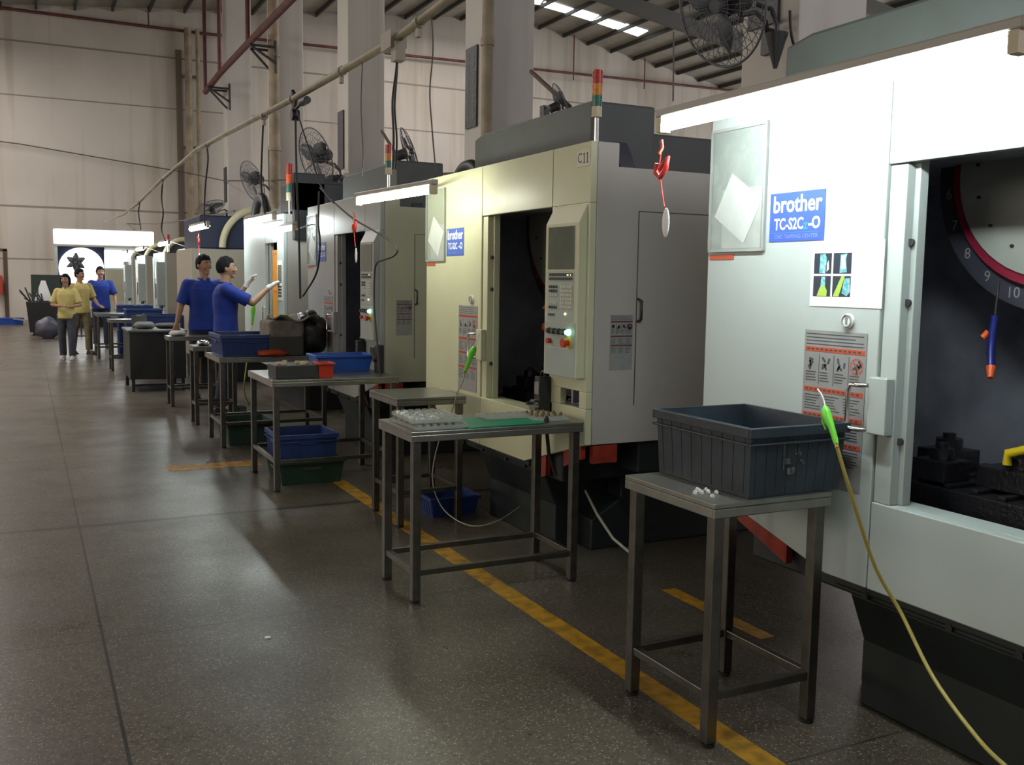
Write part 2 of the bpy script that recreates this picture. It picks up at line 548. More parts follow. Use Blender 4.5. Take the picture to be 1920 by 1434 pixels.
fl = struct(MB().box(-16, 34, -9, YW, -0.2, 0.0).build('floor', floor_mat))
yl = MB()
yl.box(2.06, 2.165, 1.0, 7.3, 0.0, 0.0015)
yl.build('yellow_line', yellow_paint, fl)
MB().box(2.85, 2.93, 3.2, 3.95, 0.0, 0.0015).build('yellow_line', yellow_paint, fl)
MB().box(0.98, 1.72, 8.05, 8.3, 0.0, 0.0015).build('yellow_line', yellow_paint, fl)

wf = MB()
wf.prism([(-16, 0), (34, 0), (34, roof_z(34)), (RX, RZ), (-16, roof_z(-16))], 'y', YW, YW + 0.25)
far = struct(wf.build('wall_far', wall_mat))
for k, z in enumerate((2.05, 3.75, 7.3, 9.0)):
    MB().box(-16, 34, YW - 0.012, YW, z, z + 0.035 + 0.02 * (k % 2)).build('wall_seam', seam_mat, far)
MB().box(-0.62, -0.5, YW - 0.02, YW, 0, 2.35).box(-2.2, -0.5, YW - 0.02, YW, 2.3, 2.38).build('door_frame', mat('brown_frame', (0.08, 0.05, 0.03), 0.6), far)
struct(MB().box(-16.2, -16, -9, YW, 0, roof_z(-16)).build('wall_left', wall_mat))
struct(MB().box(34, 34.2, -9, YW, 0, roof_z(34)).build('wall_right', wall_mat))

cm = MB()
cm.prism([(-16, roof_z(-16)), (RX, RZ), (RX, RZ + 0.06), (-16, roof_z(-16) + 0.06)], 'y', -9, YW)
cm.prism([(RX, RZ), (34, roof_z(34)), (34, roof_z(34) + 0.06), (RX, RZ + 0.06)], 'y', -9, YW)
ceil = struct(cm.build('ceiling', roof_mat))
x = -15.5
while x < 33.5:
    zz = roof_z(x)
    if x > -4:
        MB().box(x - 0.035, x + 0.035, -2, YW - 0.02, zz - 0.15, zz - 0.01).build('purlin', purlin_mat, ceil)
    x += 1.15
for yy in (6.0, 12.0, 18.0, 24.0, 30.0):
    bm = MB()
    d0, d1 = 0.2, 0.72
    bm.prism([(5.9, roof_z(5.9) - d1), (RX, RZ - d1), (RX, RZ - d0), (5.9, roof_z(5.9) - d0)], 'y', yy - 0.12, yy + 0.12)
    bm.prism([(RX, RZ - d1), (33.9, roof_z(33.9) - d1), (33.9, roof_z(33.9) - d0), (RX, RZ - d0)], 'y', yy - 0.12, yy + 0.12)
    bm.build('rafter', beam_mat, ceil)
    if yy == 30.0:
        MB().prism([(-15.9, roof_z(-15.9) - 0.45), (5.4, roof_z(5.4) - 0.45), (5.4, roof_z(5.4) - d0), (-15.9, roof_z(-15.9) - d0)], 'y', yy - 0.12, yy + 0.12).build('rafter', beam_mat, ceil)


def on_roof(px, py):
    r = ray(px, py); best = None
    for xr, zr, s in ((RX, RZ, SL), (RX, RZ, -SR)):
        # z = RZ + s*(x-RX)
        t = (zr + s * (0 - xr) - EYE.z) / (r.z - s * r.x)
        p = EYE + r * t
        if t > 0 and ((s > 0) == (p.x < xr)): best = p
    return best


for quad in (((995, -8), (1020, -4), (1012, 8), (1000, 6)), ((1022, 2), (1076, 16), (1062, 24), (1012, 10)), ((1086, 16), (1123, 28), (1108, 38), (1066, 25)),
             ((1126, 31), (1170, 44), (1152, 53), (1110, 39)), ((1174, 44), (1215, 57), (1196, 67), (1155, 53))):
    ps = [on_roof(*q) - Vector((0, 0, 0.03)) for q in quad]
    mb = MB(); mb.add(ps + [p + Vector((0, 0, 0.025)) for p in ps], [(0, 1, 2, 3), (7, 6, 5, 4), (0, 4, 5, 1), (1, 5, 6, 2), (2, 6, 7, 3), (3, 7, 4, 0)])
    mb.build('skylight', roof_lit, ceil)

def smooth_pts(c, n=5):
    out = [c[0]]
    for i in range(len(c) - 1):
        p0 = c[max(i - 1, 0)]; p1 = c[i]; p2 = c[i + 1]; p3 = c[min(i + 2, len(c) - 1)]
        for k in range(1, n + 1):
            f = k / n
            out.append(.5 * ((2 * p1) + (-p0 + p2) * f + (2 * p0 - 5 * p1 + 4 * p2 - p3) * f * f + (-p0 + 3 * p1 - 3 * p2 + p3) * f ** 3))
    return out


# columns
CX = 5.5
col_descr = {6.05: 'white plastered column above the nearest machine, mostly washed out by glare',
             11.9: 'broad white column behind the machine tagged C11, with narrow black wall sign',
             18.0: 'white column left of the C11 machine, its aisle face creamy and unpiped',
             24.0: 'white column with brown drainpipe behind the second-farthest wall fan',
             30.0: 'faint pale column nearest the far wall, behind the low tilted fan'}
for yc, lab in col_descr.items():
    h = roof_z(CX) - 0.2
    t = thing('concrete_column', (CX, yc, 0), lab, 'column')
    MB().box(0, 0.72, 0, 0.68, 0, h).build('shaft', column_mat, t, bevel=0.02)
    sz0, sz1 = {6.05: (3.66, 4.7), 11.9: (3.62, 4.68), 18.0: (3.64, 4.73), 24.0: (3.76, 4.75), 30.0: (3.81, 4.83)}[yc]
    sg = MB(); sg.box(-0.03, -0.003, 0.22, 0.58, sz0, sz1)
    if yc < 13:
        for cx_ in (0.30, 0.48):
            for k in range(8):
                zc = sz1 - .16 - k * 0.115
                for q in range(3):
                    a = random.uniform(-0.03, 0.03)
                    sg.box(-0.034, -0.03, cx_ - 0.04 + a * 0.3, cx_ + 0.04 + a * 0.3, zc + q * 0.03, zc + q * 0.03 + 0.010, 1)
                sg.box(-0.034, -0.03, cx_ - 0.007, cx_ + 0.007, zc - 0.01, zc + 0.075, 1)
    sg.build('wall_sign', [sign_dark, sign_mark], t)['label'] = 'tall narrow black sign'
    if yc in (11.9, 24.0):
        dp = thing('drainpipe', (CX - 0.01, yc - 0.08, 0), 'brown stained drainpipe on the corner of the column ' + ('behind the C11 machine' if yc < 13 else 'beside the far wall fans'), 'pipe')
        MB().cyl((0.0, 0, 0), (0.0, 0, h), 0.075 if yc < 13 else 0.13).build('pipe', drain_mat, dp)
        cl = MB()
        for z in (2.5, 4.6, 6.8): cl.cyl((0, 0, z), (0, 0, z + 0.1), 0.09 if yc < 13 else 0.15)
        cl.split_build('collar', drain_mat, dp)
dp = thing('drainpipe', (5.25, YW - 0.35, 0), 'tall stained drainpipe in the corner of the far wall', 'pipe')
MB().cyl((0, 0, 0), (0, 0, 10), 0.12).build('pipe', drain_mat, dp)
MB().cyl((0.32, 0, 0), (0.32, 0, 10), 0.07).build('pipe', drain_mat, dp)
cl = MB()
for z in (3.5, 6.0, 8.4): cl.box(-0.14, 0.42, 0.1, 0.35, z, z + 0.06)
cl.split_build('clamp', drain_mat, dp)
pk = MB(); pk.box(4.88, 5.06, YW - 0.1, YW - 0.01, 2.0, 9.3)
tag(pk.build('cable_trunking', mat('dark_trunking', (0.16, 0.13, 0.10), 0.7)), 'dark vertical trunking on the far wall left of the corner drainpipe', 'trunking')

# maroon pipes
rp = thing('sprinkler_pipe', (5.0, 30.7, 0), 'maroon pipe running along the columns under the roof, on black brackets', 'pipe')
MB().tube([(0, 0, 7.05), (0, -2.5, 7.15), (0, -6, 7.17), (0, -26, 7.1)], 0.085, 10).build('pipe', rust_pipe, rp)
for yy, zt in ((0, 10.2), (-2.4, 10.4), (-6.2, 10.4)):
    MB().cyl((0, yy, 7.1), (0, yy, zt), 0.055, seg=10).build('riser', rust_pipe, rp)
for yy in (-1.1, -6.9):
    b = MB()
    b.cyl((-0.1, yy, 7.0), (0.5, yy, 7.0), 0.03, seg=6); b.cyl((-0.1, yy, 7.0), (0.5, yy - 0.1, 6.6), 0.03, seg=6)
    b.cyl((0.5, yy, 7.15), (0.5, yy, 6.4), 0.035, seg=6); b.cyl((0, yy + .4, 7.0), (0.5, yy + .4, 6.5), 0.03, seg=6); b.cyl((0, yy + .4, 7.0), (0.5, yy + .4, 7.0), 0.03, seg=6)
    b.build('bracket', dark_metal, rp)
for z, r, lab in ((9.85, 0.07, 'upper dark maroon pipe crossing the whole far wall near the roof'),):
    t = thing('wall_pipe', (-2, YW - 0.3, z), lab, 'pipe')
    MB().cyl((-14, 0, 0.15), (7.6, 0, 0.05), 0.05, seg=8).build('pipe', rust_pipe, t)
    MB().cyl((7.6, 0, 0.05), (34, 0, 0.45), 0.05, seg=8).build('pipe', rust_pipe, t)
    h = MB()
    for xx in (0.5, 1.6, 6.0, 14.0, 18.7, 22.5, 26.0): h.cyl((xx, 0, 0), (xx, 0, roof_z(xx - 2) - z), 0.025, seg=6)
    h.split_build('hanger', rust_pipe, t)

# overhead conduit along the aisle
cps = [(840, 0), (740, 75), (650, 128), (550, 185), (460, 232), (370, 280), (300, 340), (260, 380), (232, 402), (196, 415)]
pts = [at(px, py, X=2.0) for px, py in cps]
pts = [pts[0] + (pts[0] - pts[1]) * 2.2] + pts
t = thing('overhead_conduit', (2.0, 8.0, 3.0), 'long yellowed plastic conduit sagging overhead along the machine row', 'conduit')
loc = [p - Vector((2, 8, 3)) for p in pts]
MB().tube(loc, [0.026] * len(loc), 12).build('pipe', conduit_mat, t)
j = MB()
p = at(738, 78, X=2.0) - Vector((2, 8, 3))
j.box(p.x - .05, p.x + .05, p.y - .09, p.y + .09, p.z - .05, p.z + .05).box(p.x - .03, p.x + .03, p.y - .12, p.y - .04, p.z - .13, p.z - .02)
j.build('junction_box', conduit_box, t)
for px, py in ((548, 187), (495, 218), (388, 272), (305, 336), (261, 379), (640, 134), (785, 42)):
    p = at(px, py, X=2.0) - Vector((2, 8, 3)); cl = MB()
    cl.cyl(p - Vector((0, .03, 0)), p + Vector((0, .03, 0)), 0.034, seg=12); cl.box(p.x - .012, p.x + .012, p.y - .02, p.y + .02, p.z - .08, p.z)
    cl.build('clip', conduit_box, t)


def wire(name, pix, X, label, cat='cable', r=0.008, m_=None, extra=None):
    ps = [at(*q[:2], X=(q[2] if len(q) > 2 else X)) for q in pix]
    if extra: ps = extra(ps)
    o = ps[-1].copy()
    mb = MB().tube(smooth_pts([p - o for p in ps]), r, 6)
    ob = mb.build(name, m_ or cable_mat, loc=o)
    return tag(ob, label, cat)


wire('hanging_cable', [(742, 88), (744, 120), (736, 190), (738, 250), (737, 318)], 2.0, 'black cable hanging from the conduit junction box, left of the pair', r=0.007)
wire('hanging_cable', [(744, 88), (745, 125), (740, 200), (744, 260), (742, 318)], 2.02, 'black cable hanging from the conduit junction box, right of the pair', r=0.006)
wire('hanging_cable', [(680, 108), (677, 200), (681, 290), (678, 330)], 2.0, 'thin cable hanging from the conduit over the third machine from the camera', r=0.004, m_=thin_cable)
wire('hanging_cable', [(808, 22), (812, 90), (806, 170), (810, 240), (817, 322)], 2.0, 'thin cable dropping beside the broad column to the C11 machine', r=0.004, m_=thin_cable)
wire('hanging_cable', [(494, 222), (491, 290), (490, 350), (497, 400)], 2.0, 'black cable hanging from the conduit in front of the piped column', r=0.009)
wire('hanging_cable', [(388, 275), (390, 300), (385, 350), (383, 400), (385, 424)], 2.0, 'cable hanging from the conduit down to the lamp above the two men', r=0.01)
wire('hanging_cable', [(305, 338), (303, 372), (306, 400), (303, 430), (310, 452)], 2.0, 'cable hanging from the conduit to the lamp over the far machines', r=0.012)
wire('hanging_cable', [(262, 380), (260, 400), (264, 430)], 2.0, 'short cable near the end of the conduit before the far wall', r=0.012)
pr = thing('pulley_hook', at(551, 186, X=2.0), 'black pulley clamp with a knob hooked over the overhead conduit', 'pulley')
MB().tube([(0, 0, 0.03), (-0.02, -.05, 0.05), (0, -.07, 0), (0, -.03, -.09)], 0.018, 8).build('hook', black, pr)
MB().cyl((0, -.03, -.09), (0, -.30, -.06), 0.012, seg=8).cyl((0, -.26, -.066), (0, -.42, -.07), 0.03, seg=10).build('arm', black, pr)
MB().cyl((-.03, -.03, -.13), (.03, -.03, -.13), 0.045, seg=16).split_build('wheel', black, pr)
wire('pulley_rope', [(554, 205), (555, 280), (557, 362), (560, 420), (563, 560)], 2.0, 'straight black rope falling from the pulley past the lit machine', 'rope', r=0.009)
wire('pulley_rope', [(556, 205), (568, 245), (583, 290), (600, 345), (625, 380)], 2.0, 'slanting thin rope running from the pulley behind the big fan', 'rope', r=0.007)
# cable loop in front of third machine
wire('power_cord', [(600, 352), (625, 378), (660, 408), (700, 432), (733, 452), (745, 468), (738, 480), (720, 487), (706, 494), (702, 520), (702, 580), (708, 650), (712, 705)], 2.35,
     'black power cord looping down the front of the third machine', r=0.007)
wire('power_cord', [(598, 358), (597, 420), (600, 450), (598, 490), (590, 520), (568, 555)], 2.2, 'thin black cord hanging in front of the side of the lit machine', r=0.008)
wc = MB()
wc.tube([(-6, YW - .15, 6.15), (0, YW - .15, 5.75), (5.1, YW - .3, 5.15), (5.38, 30, 4.4), (5.38, 24, 3.9), (5.38, 18, 3.45), (5.38, 12.2, 3.0)], 0.018, 6)
tag(wc.build('span_cable', thin_cable), 'long thin dark cable sagging across the far wall and past the columns', 'cable')
wire('span_cable', [(200, 418), (280, 420), (350, 412), (440, 395)], 3.2, 'thin cable running low across the far wall to the lit machine', r=0.015, m_=thin_cable)


# ------------------------------------------------------------------ CNC machines
W = 2.27
H0, H1 = 2.27, 2.15
OY0, OY1, OZ0, OZ1 = 0.40, 1.32, 0.81, 1.96
D = 2.25


def label_block(mb, T, w, h, rows):
    """grey warning sheet: mats 0 grey 1 orange 2 ink 3 pale"""
    mb.box(-w / 2, w / 2, -h / 2, h / 2, 0, 0.002, 0, T)
    y = h / 2 - h * 0.015
    for k in range(4):
        ww = w * (0.92 if k != 1 else 0.8)
        mb.box(-w * .47, -w * .47 + ww, y - h * .012, y - h * .006, 0.002, 0.0025, 2, T); y -= h * .022
    for r, nsub in enumerate(rows):
        mb.box(-w * .48, w * .48, y - h * .035, y - h * .005, 0.002, 0.003, 1, T)
        for q in range(12):
            mb.box(-w * .45 + q * w * .075, -w * .45 + q * w * .075 + w * .045, y - h * .026, y - h * .014, 0.003, 0.0034, 2, T)
        y -= h * .05
        if nsub:
            for c in range(4):
                cx_ = -w * .36 + c * w * .24
                # pictograms
                if c == 3:
                    for a in range(14):
                        aa = 2 * PI * a / 14
                        mb.box(-0.003, 0.003, -0.004, 0.004, 0.002, 0.003, 1, T @ Matrix.Translation((cx_ + math.cos(aa) * w * .09, y - h * .06 + math.sin(aa) * w * .09, 0)) @ Matrix.Rotation(aa, 4, 'Z'))
                    mb.box(-w * .085, w * .085, -0.002, 0.002, 0.003, 0.0035, 1, T @ Matrix.Translation((cx_, y - h * .06, 0)) @ Matrix.Rotation(-.8, 4, 'Z'))
                for q in range(5):
                    rx = random.uniform(-.05, .05) * w; ry = random.uniform(-.03, .03) * h
                    mb.box(-w * .035, w * .035, -0.004, 0.004, 0.002, 0.003, 2, T @ Matrix.Translation((cx_ + rx, y - h * .06 + ry, 0)) @ Matrix.Rotation(random.uniform(0, 3), 4, 'Z'))
                for q in range(4):
                    mb.box(cx_ - w * .10, cx_ + w * random.uniform(.02, .10), y - h * .125 - q * h * .018, y - h * .118 - q * h * .018, 0.002, 0.0025, 2, T)
            for c in (-.24, 0, .24): mb.box(c * w - .0012, c * w + .0012, y - h * .2, y, 0.002, 0.0026, 2, T)
            y -= h * .215
        else:
            for q in range(6):
                for c in (-.32, 0, .32):
                    mb.box(c * w - w * .14, c * w + w * random.uniform(.02, .13), y - h * .012, y - h * .006, 0.002, 0.0025, 2, T)
                y -= h * .018
            y -= h * .01


def make_machine(y0, label, fmat, smat, door_text=None, drumR=0.36, drumY=1.04, tagtxt=None, poster=False, front_mat2=None, rear_door_amber=False, cut_fixture=True, fixture_lit=True):
    t = thing('machining_center', (2.6, y0, 0), label, 'machine')
    g = 0.003
    # front panels
    mb = MB()
    mb.prism([(OY1 + g, OZ0), (OY1 + g, 0.50), (1.52, 0.50), (W, 0.70), (W, H0), (OY1 + g, H0)], 'x', 0, 0.04)
    mb.prism([(OY0 + g, OZ1), (OY1 - g, OZ1), (OY1 - g, H0), (OY0 + g, H0)], 'x', 0, 0.04)
    mb.prism([(0, OZ1), (OY0 - g, OZ1), (OY0 - g, H0), (0, H0)], 'x', 0, 0.04)
    # right column under header, with pocket hole
    mb.box(0, 0.04, 0.36, OY0, OZ0, OZ1)
    mb.box(0, 0.04, 0, 0.36, 0.98, OZ1); mb.box(0, 0.04, 0, 0.07, 0.89, 0.98); mb.box(0, 0.04, 0.27, 0.36, 0.89, 0.98)
    mb.prism([(0, 0.70), (OY0, 0.584), (OY0, 0.89), (0, 0.89)], 'x', 0, 0.04)
    # lower skirt under the opening
    mb.prism([(OY0 + g, 0.584), (0.69, 0.50), (OY1 - g, 0.50), (OY1 - g, OZ0), (OY0 + g, OZ0)], 'x', 0, 0.04)
    mb.box(0.041, 0.14, OY0, OY1, OZ0 - 0.02, OZ0)
    mb.build('front_cover', fmat, t, bevel=0.004)
    # sides, top, back
    mb = MB()
    for yy in ((0, 0.035), (W - 0.035, W)):
        mb.prism([(0.042, 0.70), (D, 0.70), (D, H1), (0.17, H1), (0.17, H0), (0.042, H0)], 'y', *yy)
    mb.split_build('side_panel', smat, t, bevel=0.003)
    sp = MB().box(0.30, D - .1, -0.002, 0.0, 1.925, 1.93).box(0.298, 0.303, -0.002, 0.0, 0.9, 1.93)
    sp.split_build('panel_seam', label_ink, t)
    MB().box(0.04, 0.17, 0.035, W - 0.035, H0 - 0.02, H0).box(0.15, 0.17, 0.035, W - .035, H1, H0).box(0.17, D, 0.035, W - .035, H1 - .03, H1).box(D - .03, D, .035, W - .035, .7, H1 - .03).build('top_cover', smat, t)
    # interior
    mb = MB()
    mb.box(1.0, 1.03, 0.05, W - .05, .55, H1 - .04)
    mb.box(0.14, 1.0, 0.37, 0.39, .55, 1.97).box(0.14, 1.0, W - .13, W - .10, .55, H1 - .04).box(0.14, 1.0, 0.39, W - .13, 2.0, 2.02)
    mb.build('inner_liner', cavity, t)
    mb = MB(); mb.box(0.14, 1.0, .39, W - .13, .60, .72)
    mb.box(0.30, 0.85, .55, 1.6, .72, .84)
    for k in range(9):
        mb.box(.32, .83, .6 + k * .11, .63 + k * .11, .84, .855)
    mb.build('work_table', cavity_dark, t, bevel=0.004)
    for (bx, by, s1) in ((.45, .75, .09), (.5, 1.1, .11), (.38, 1.35, .07), (.6, 1.5, .08)):
        mb = MB(); mb.box(bx - s1, bx + s1, by - s1, by + s1, .856, .93); mb.cyl((bx, by, .93), (bx, by, .97), s1 * .6, seg=18); mb.cyl((bx, by, .97), (bx, by, .99), s1 * .3, seg=12)
        mb.build('vise', cavity_dark, t, bevel=0.004)
    # tool drum
    d = MB(); dc = (0.50, drumY, 1.96)
    d.cyl((.46, dc[1], dc[2]), (.62, dc[1], dc[2]), drumR, seg=56, mi=0)
    d.cyl((.47, dc[1], dc[2]), (.61, dc[1], dc[2]), drumR + .035, seg=56, mi=1)
    d.cyl((.50, dc[1], dc[2]), (.60, dc[1], dc[2]), drumR + .12, seg=56, mi=2)
    for k in range(16):
        a = 2 * PI * k / 16 + .1
        d.cyl((.452, dc[1] + math.cos(a) * drumR * .8, dc[2] + math.sin(a) * drumR * .8), (.46, dc[1] + math.cos(a) * drumR * .8, dc[2] + math.sin(a) * drumR * .8), .006, seg=8, mi=3)
    for k in range(14):
        a = -PI / 2 - .42 + (k - 9) * (2 * PI / 14)
        a = -PI / 2 + .62 - (k - 8) * .27
        RR = drumR + .08
        T = facing_aisle(.499, dc[1] + math.cos(a) * RR, dc[2] + math.sin(a) * RR)
        d.text(str(k + 1), .055, T, 4)
    o = d.build('tool_drum', [drum_mat, red_paint, drum_ring, black, mat('drum_numerals', (.28, .28, .3), .5)], t)
    # coolant hoses in the cavity
    hs = MB(); hs.tube([(.42, 1.20, 1.46), (.42, 1.205, 1.40), (.41, 1.20, 1.33), (.39, 1.18, 1.28)], .013, 10, 0)
    hs.cyl((.39, 1.18, 1.28), (.37, 1.165, 1.245), .017, .009, 10, 1); hs.cyl((.42, 1.22, 1.40), (.41, 1.235, 1.38), .012, seg=10, mi=1); hs.cyl((.42, 1.20, 1.46), (.43, 1.20, 1.58), .004, seg=8, mi=2)
    hs.build('coolant_nozzle', [mat('deep_blue_plastic', (.01, .02, .2), .4), orange_plastic, dark_metal], t)
    # door leaf slid to the left
    dr = MB(); dr.box(0.045, 0.085, 1.225, 2.15, OZ0, OZ1 + .01)
    dr.box(0.008, 0.045, 1.245, 1.315, OZ0, OZ1 - .005)
    do = dr.build('door', fmat, t, bevel=0.003)
    MB().box(.04, .0445, 1.316, 1.3225, OZ0, OZ1).build('door_seal', black, do)
    hb = MB(); hb.box(-.03, .007, 1.25, 1.33, 1.05, 1.245); hb.build('handle_bracket', fmat, do, bevel=.004)
    hh = MB(); hh.tube([(-.01, 1.33, 1.215), (-.05, 1.345, 1.215), (-.055, 1.385, 1.215), (-.055, 1.395, 1.19), (-.055, 1.395, 1.08), (-.055, 1.385, 1.062), (-.05, 1.345, 1.062), (-.01, 1.33, 1.062)], .008, 10)
    hh.build('handle', chrome, do)
    bl = MB()
    for z in (1.03, 1.50, 1.70): bl.cyl((.044, 1.243, z), (.03, 1.240, z), .012, seg=12)
    bl.split_build('bolt', dark_metal, do)
    # operator panel
    cp = MB()
    cp.prism([(0.0, 1.955), (-.05, 1.86), (-.05, 1.05), (0, 1.05)], 'y', .02, .375, 0)
    co = cp.build('control_panel', [fmat], t, bevel=.004)
    c2 = MB(); c2.box(-.052, -.05, .035, .36, 1.052, 1.20); c2.box(-.052, -.05, .035, .36, 1.205, 1.34); c2.box(-.052, -.05, .06, .34, 1.345, 1.61)
    c2.build('fascia', panel_grey, co)
    MB().box(-.054, -.05, .06, .34, 1.62, 1.845).build('screen', screen_mat, co, bevel=.003)
    kk = MB()
    for r in range(2):
        for c in range(12): kk.box(-.058, -.052, .075 + c * .021, .088 + c * .021, 1.585 - r * .022, 1.599 - r * .022, 1)
    for r in range(6):
        for c in range(7): kk.box(-.058, -.052, .075 + c * .017, .087 + c * .017, 1.52 - r * .021, 1.534 - r * .021, 0)
        for c in range(5):
            if r in (3,): continue
            kk.box(-.058, -.052, .235 + c * .018, .246 + c * .018, 1.52 - r * .022, 1.534 - r * .022, 0 if r in (2, 4) else 1)
    for c in range(4): kk.box(-.058, -.052, .26 + c * .016, .272 + c * .016, 1.372, 1.383, 1)
    kk.build('keypad', [key_light, key_dark], co)
    MB().sphere((-.054, .12, 1.59), .005).sphere((-.054, .085, 1.59), .005).sphere((-.054, .14, 1.385), .006).split_build('indicator_light', led_amber, co)
    for k in range(5):
        yb = .30 - k * .052
        b = MB(); b.cyl((-.052, yb, 1.29), (-.066, yb, 1.29), .017, seg=16).cyl((-.066, yb, 1.29), (-.078, yb, 1.29), .012, seg=16)
        b.build('button', key_dark if k < 4 else led_green, co)
    MB().cyl((-.052, .30, 1.235), (-.075, .30, 1.235), .014, seg=16).build('button', red_plastic, co)['label'] = 'small red button'
    eb = MB().cyl((-.052, .10, 1.235), (-.056, .10, 1.235), .032, seg=24, mi=1).cyl((-.056, .10, 1.235), (-.075, .10, 1.235), .014, seg=16, mi=0).cyl((-.075, .10, 1.235), (-.092, .10, 1.235), .024, seg=20, mi=0)
    eb.build('emergency_button', [red_plastic, yellow_plastic], co)
    MB().box(.05, .3, .02, .30, .87, .885).box(.29, .30, .02, .30, .87, 1.0).build('pocket', cavity, t)
    # handwheel pendant clipped beside the opening
    pn = MB(); pn.box(-.075, -.005, .37, .43, .80, 1.03, 0); pn.cyl((-.078, .41, .865), (-.10, .41, .865), .038, seg=24, mi=1); pn.cyl((-.10, .425, .88), (-.125, .425, .88), .010, seg=12, mi=0); pn.box(-.08, -.075, .378, .425, .93, 1.0, 1)
    pn.torus((-.04, .40, 1.035), .022, .007, 'x', 0, 16, 6, 0, PI)
    pn.tube([(-.04, .36, .81), (-.04, .345, .74), (-.03, .33, .60), (0, .30, .48)], .011, 8, 0)
    pn.build('handwheel_pendant', [black, chrome], t, bevel=.002)
    # nameplate
    npm = MB(); T = facing_aisle(-.0005, 1.745, 1.81)
    npm.box(-.145, .145, -.092, .092, 0, .002, 0, T)
    npm.text('brother', .088, T @ Matrix.Translation((0, .046, .0024)), 1, offset=.0018, sx=.93)
    npm.text('TC-S2C', .060, T @ Matrix.Translation((-.040, -.028, .0024)), 1, offset=.0014, sx=.80)
    npm.text('z', .050, T @ Matrix.Translation((.051, -.033, .0024)), 2, offset=.0014)
    npm.text('-O', .060, T @ Matrix.Translation((.095, -.028, .0024)), 1, offset=.0018, sx=.9)
    npm.box(-.13, .13, -.0595, -.058, .002, .0024, 2, T)
    npm.text('CNC TAPPING CENTER', .021, T @ Matrix.Translation((0, -.074, .0024)), 3, sx=1.05)
    npm.build('nameplate', [sign_blue, sign_white, sign_teal, sign_faint], t)['label'] = 'blue nameplate with white lettering'
    # warning sheets
    wl = MB(); label_block(wl, facing_aisle(-.0005, 1.52, 1.11), .30, .56, (1, 0, 0, 0)); wl.build('warning_label', [label_grey, label_orange, label_ink], t)
    wl = MB(); label_block(wl, facing_camera(.21, -.0005, 1.24), .14, .29, (1, 0, 0)); wl.build('warning_label', [label_grey, mat('label_maroon', (.16, .03, .04), .5), label_ink], t)
    sh = MB(); sh.tube([(.31, 0, 1.47), (.31, -.035, 1.46), (.31, -.035, 1.36), (.31, 0, 1.35)], .007, 8); sh.build('side_handle', dark_metal, t)
    # document pouch
    po = MB(); po.box(-.012, -.006, 1.92, 2.25, 1.69, 2.18)
    pf = po.build('document_pouch', pouch_plastic, t)
    fr = MB()
    for a in ((1.915, 2.255, 1.685, 1.697), (1.915, 2.255, 2.175, 2.187), (1.913, 1.922, 1.69, 2.18), (2.248, 2.257, 1.69, 2.18)): fr.box(-.014, -.002, *a)
    fr.build('pouch_rim', mat('pouch_rim', (.33, .35, .34), .4), pf)
    T = facing_aisle(-.005, 2.08, 1.86) @ Matrix.Rotation(-.55, 4, 'Z')
    MB().box(-.11, .11, -.10, .10, 0, .002, 0, T).build('paper_sheet', paper, pf)
    T = facing_aisle(-.003, 2.06, 1.80)
    MB().box(-.12, .12, -.10, .14, 0, .001, 0, T).build('paper_sheet', paper, pf)
    MB().box(-.003, 0, 2.10, 2.255, 1.655, 1.675).build('small_label', label_orange, t)
    MB().cyl((0, 1.46, 1.43), (-.012, 1.46, 1.43), .027, seg=24, mi=0).torus((-.012, 1.46, 1.43), .021, .004, 'x', 1).box(-.016, -.011, 1.456, 1.464, 1.418, 1.442, 1).build('lock', [sign_white, label_grey], t)
    if poster:
        T = facing_aisle(-.001, 1.485, 1.595)
        pp = MB(); pp.box(-.17, .17, -.117, .117, 0, .0015, 0, T)
        for (cx_, cy_) in ((-.112, .038), (-.017, .038), (-.112, -.044), (-.017, -.044)):
            pp.box(cx_ - .043, cx_ + .043, cy_ - .037, cy_ + .037, .0015, .002, 1, T)
            q = T @ Matrix.Translation((cx_ + .003, cy_, 0))
            if cy_ > 0:
                pp.prism([(-.018, -.034), (.012, -.036), (.016, .020), (.008, .034), (-.016, .032)] if cx_ < -.1 else [(-.014, -.035), (.020, -.032), (.014, .010), (.018, .034), (-.012, .030)], 'z', .002, .0024, 2, q)
                if cx_ > -.1: pp.prism([(-.008, -.02), (.012, -.02), (.010, .028), (-.008, .026)], 'z', .0024, .0028, 0, q)
                else: pp.prism([(.018, -.03), (.030, -.02), (.026, .012), (.018, .0)], 'z', .0024, .0028, 4, q)
            elif cx_ < -.1:
                pp.prism([(-.010, -.01), (.014, -.01), (.012, .034), (-.006, .034)], 'z', .002, .0024, 2, q)
                pp.prism([(-.026, -.036), (.022, -.036), (.024, -.016), (.010, .004), (-.012, -.004)], 'z', .0024, .0028, 3, q)
            else:
                pp.prism([(.0, -.024), (.024, -.034), (.038, -.02), (.036, .03), (.010, .028)], 'z', .002, .0024, 2, q)
                pp.prism([(-.042, -.036), (-.014, -.036), (-.004, -.01), (.012, .036), (-.004, .036), (-.026, -.006)], 'z', .0024, .0028, 3, q)
        for k in range(13): pp.box(.04, random.uniform(.10, .15), .06 - k * .0125, .0615 - k * .0125, .0015, .002, 4, T)
        pp.box(-.14, -.02, .090, .093, .0015, .002, 4, T)
        pp.build('instruction_sheet', [poster_white, photo_dark, photo_teal, photo_lime, mat('faint_print', (.6, .56, .55), .7)], t)
        yb = MB(); yb.tube([(.42, .9, 1.0), (.42, 1.02, 1.02), (.40, 1.10, .99), (.40, 1.10, .95)], .016, 10)
        yb.tube([(.42, .6, .98), (.42, .9, 1.0)], .016, 10)
        yb.build('yellow_nozzle', yellow_plastic, t)
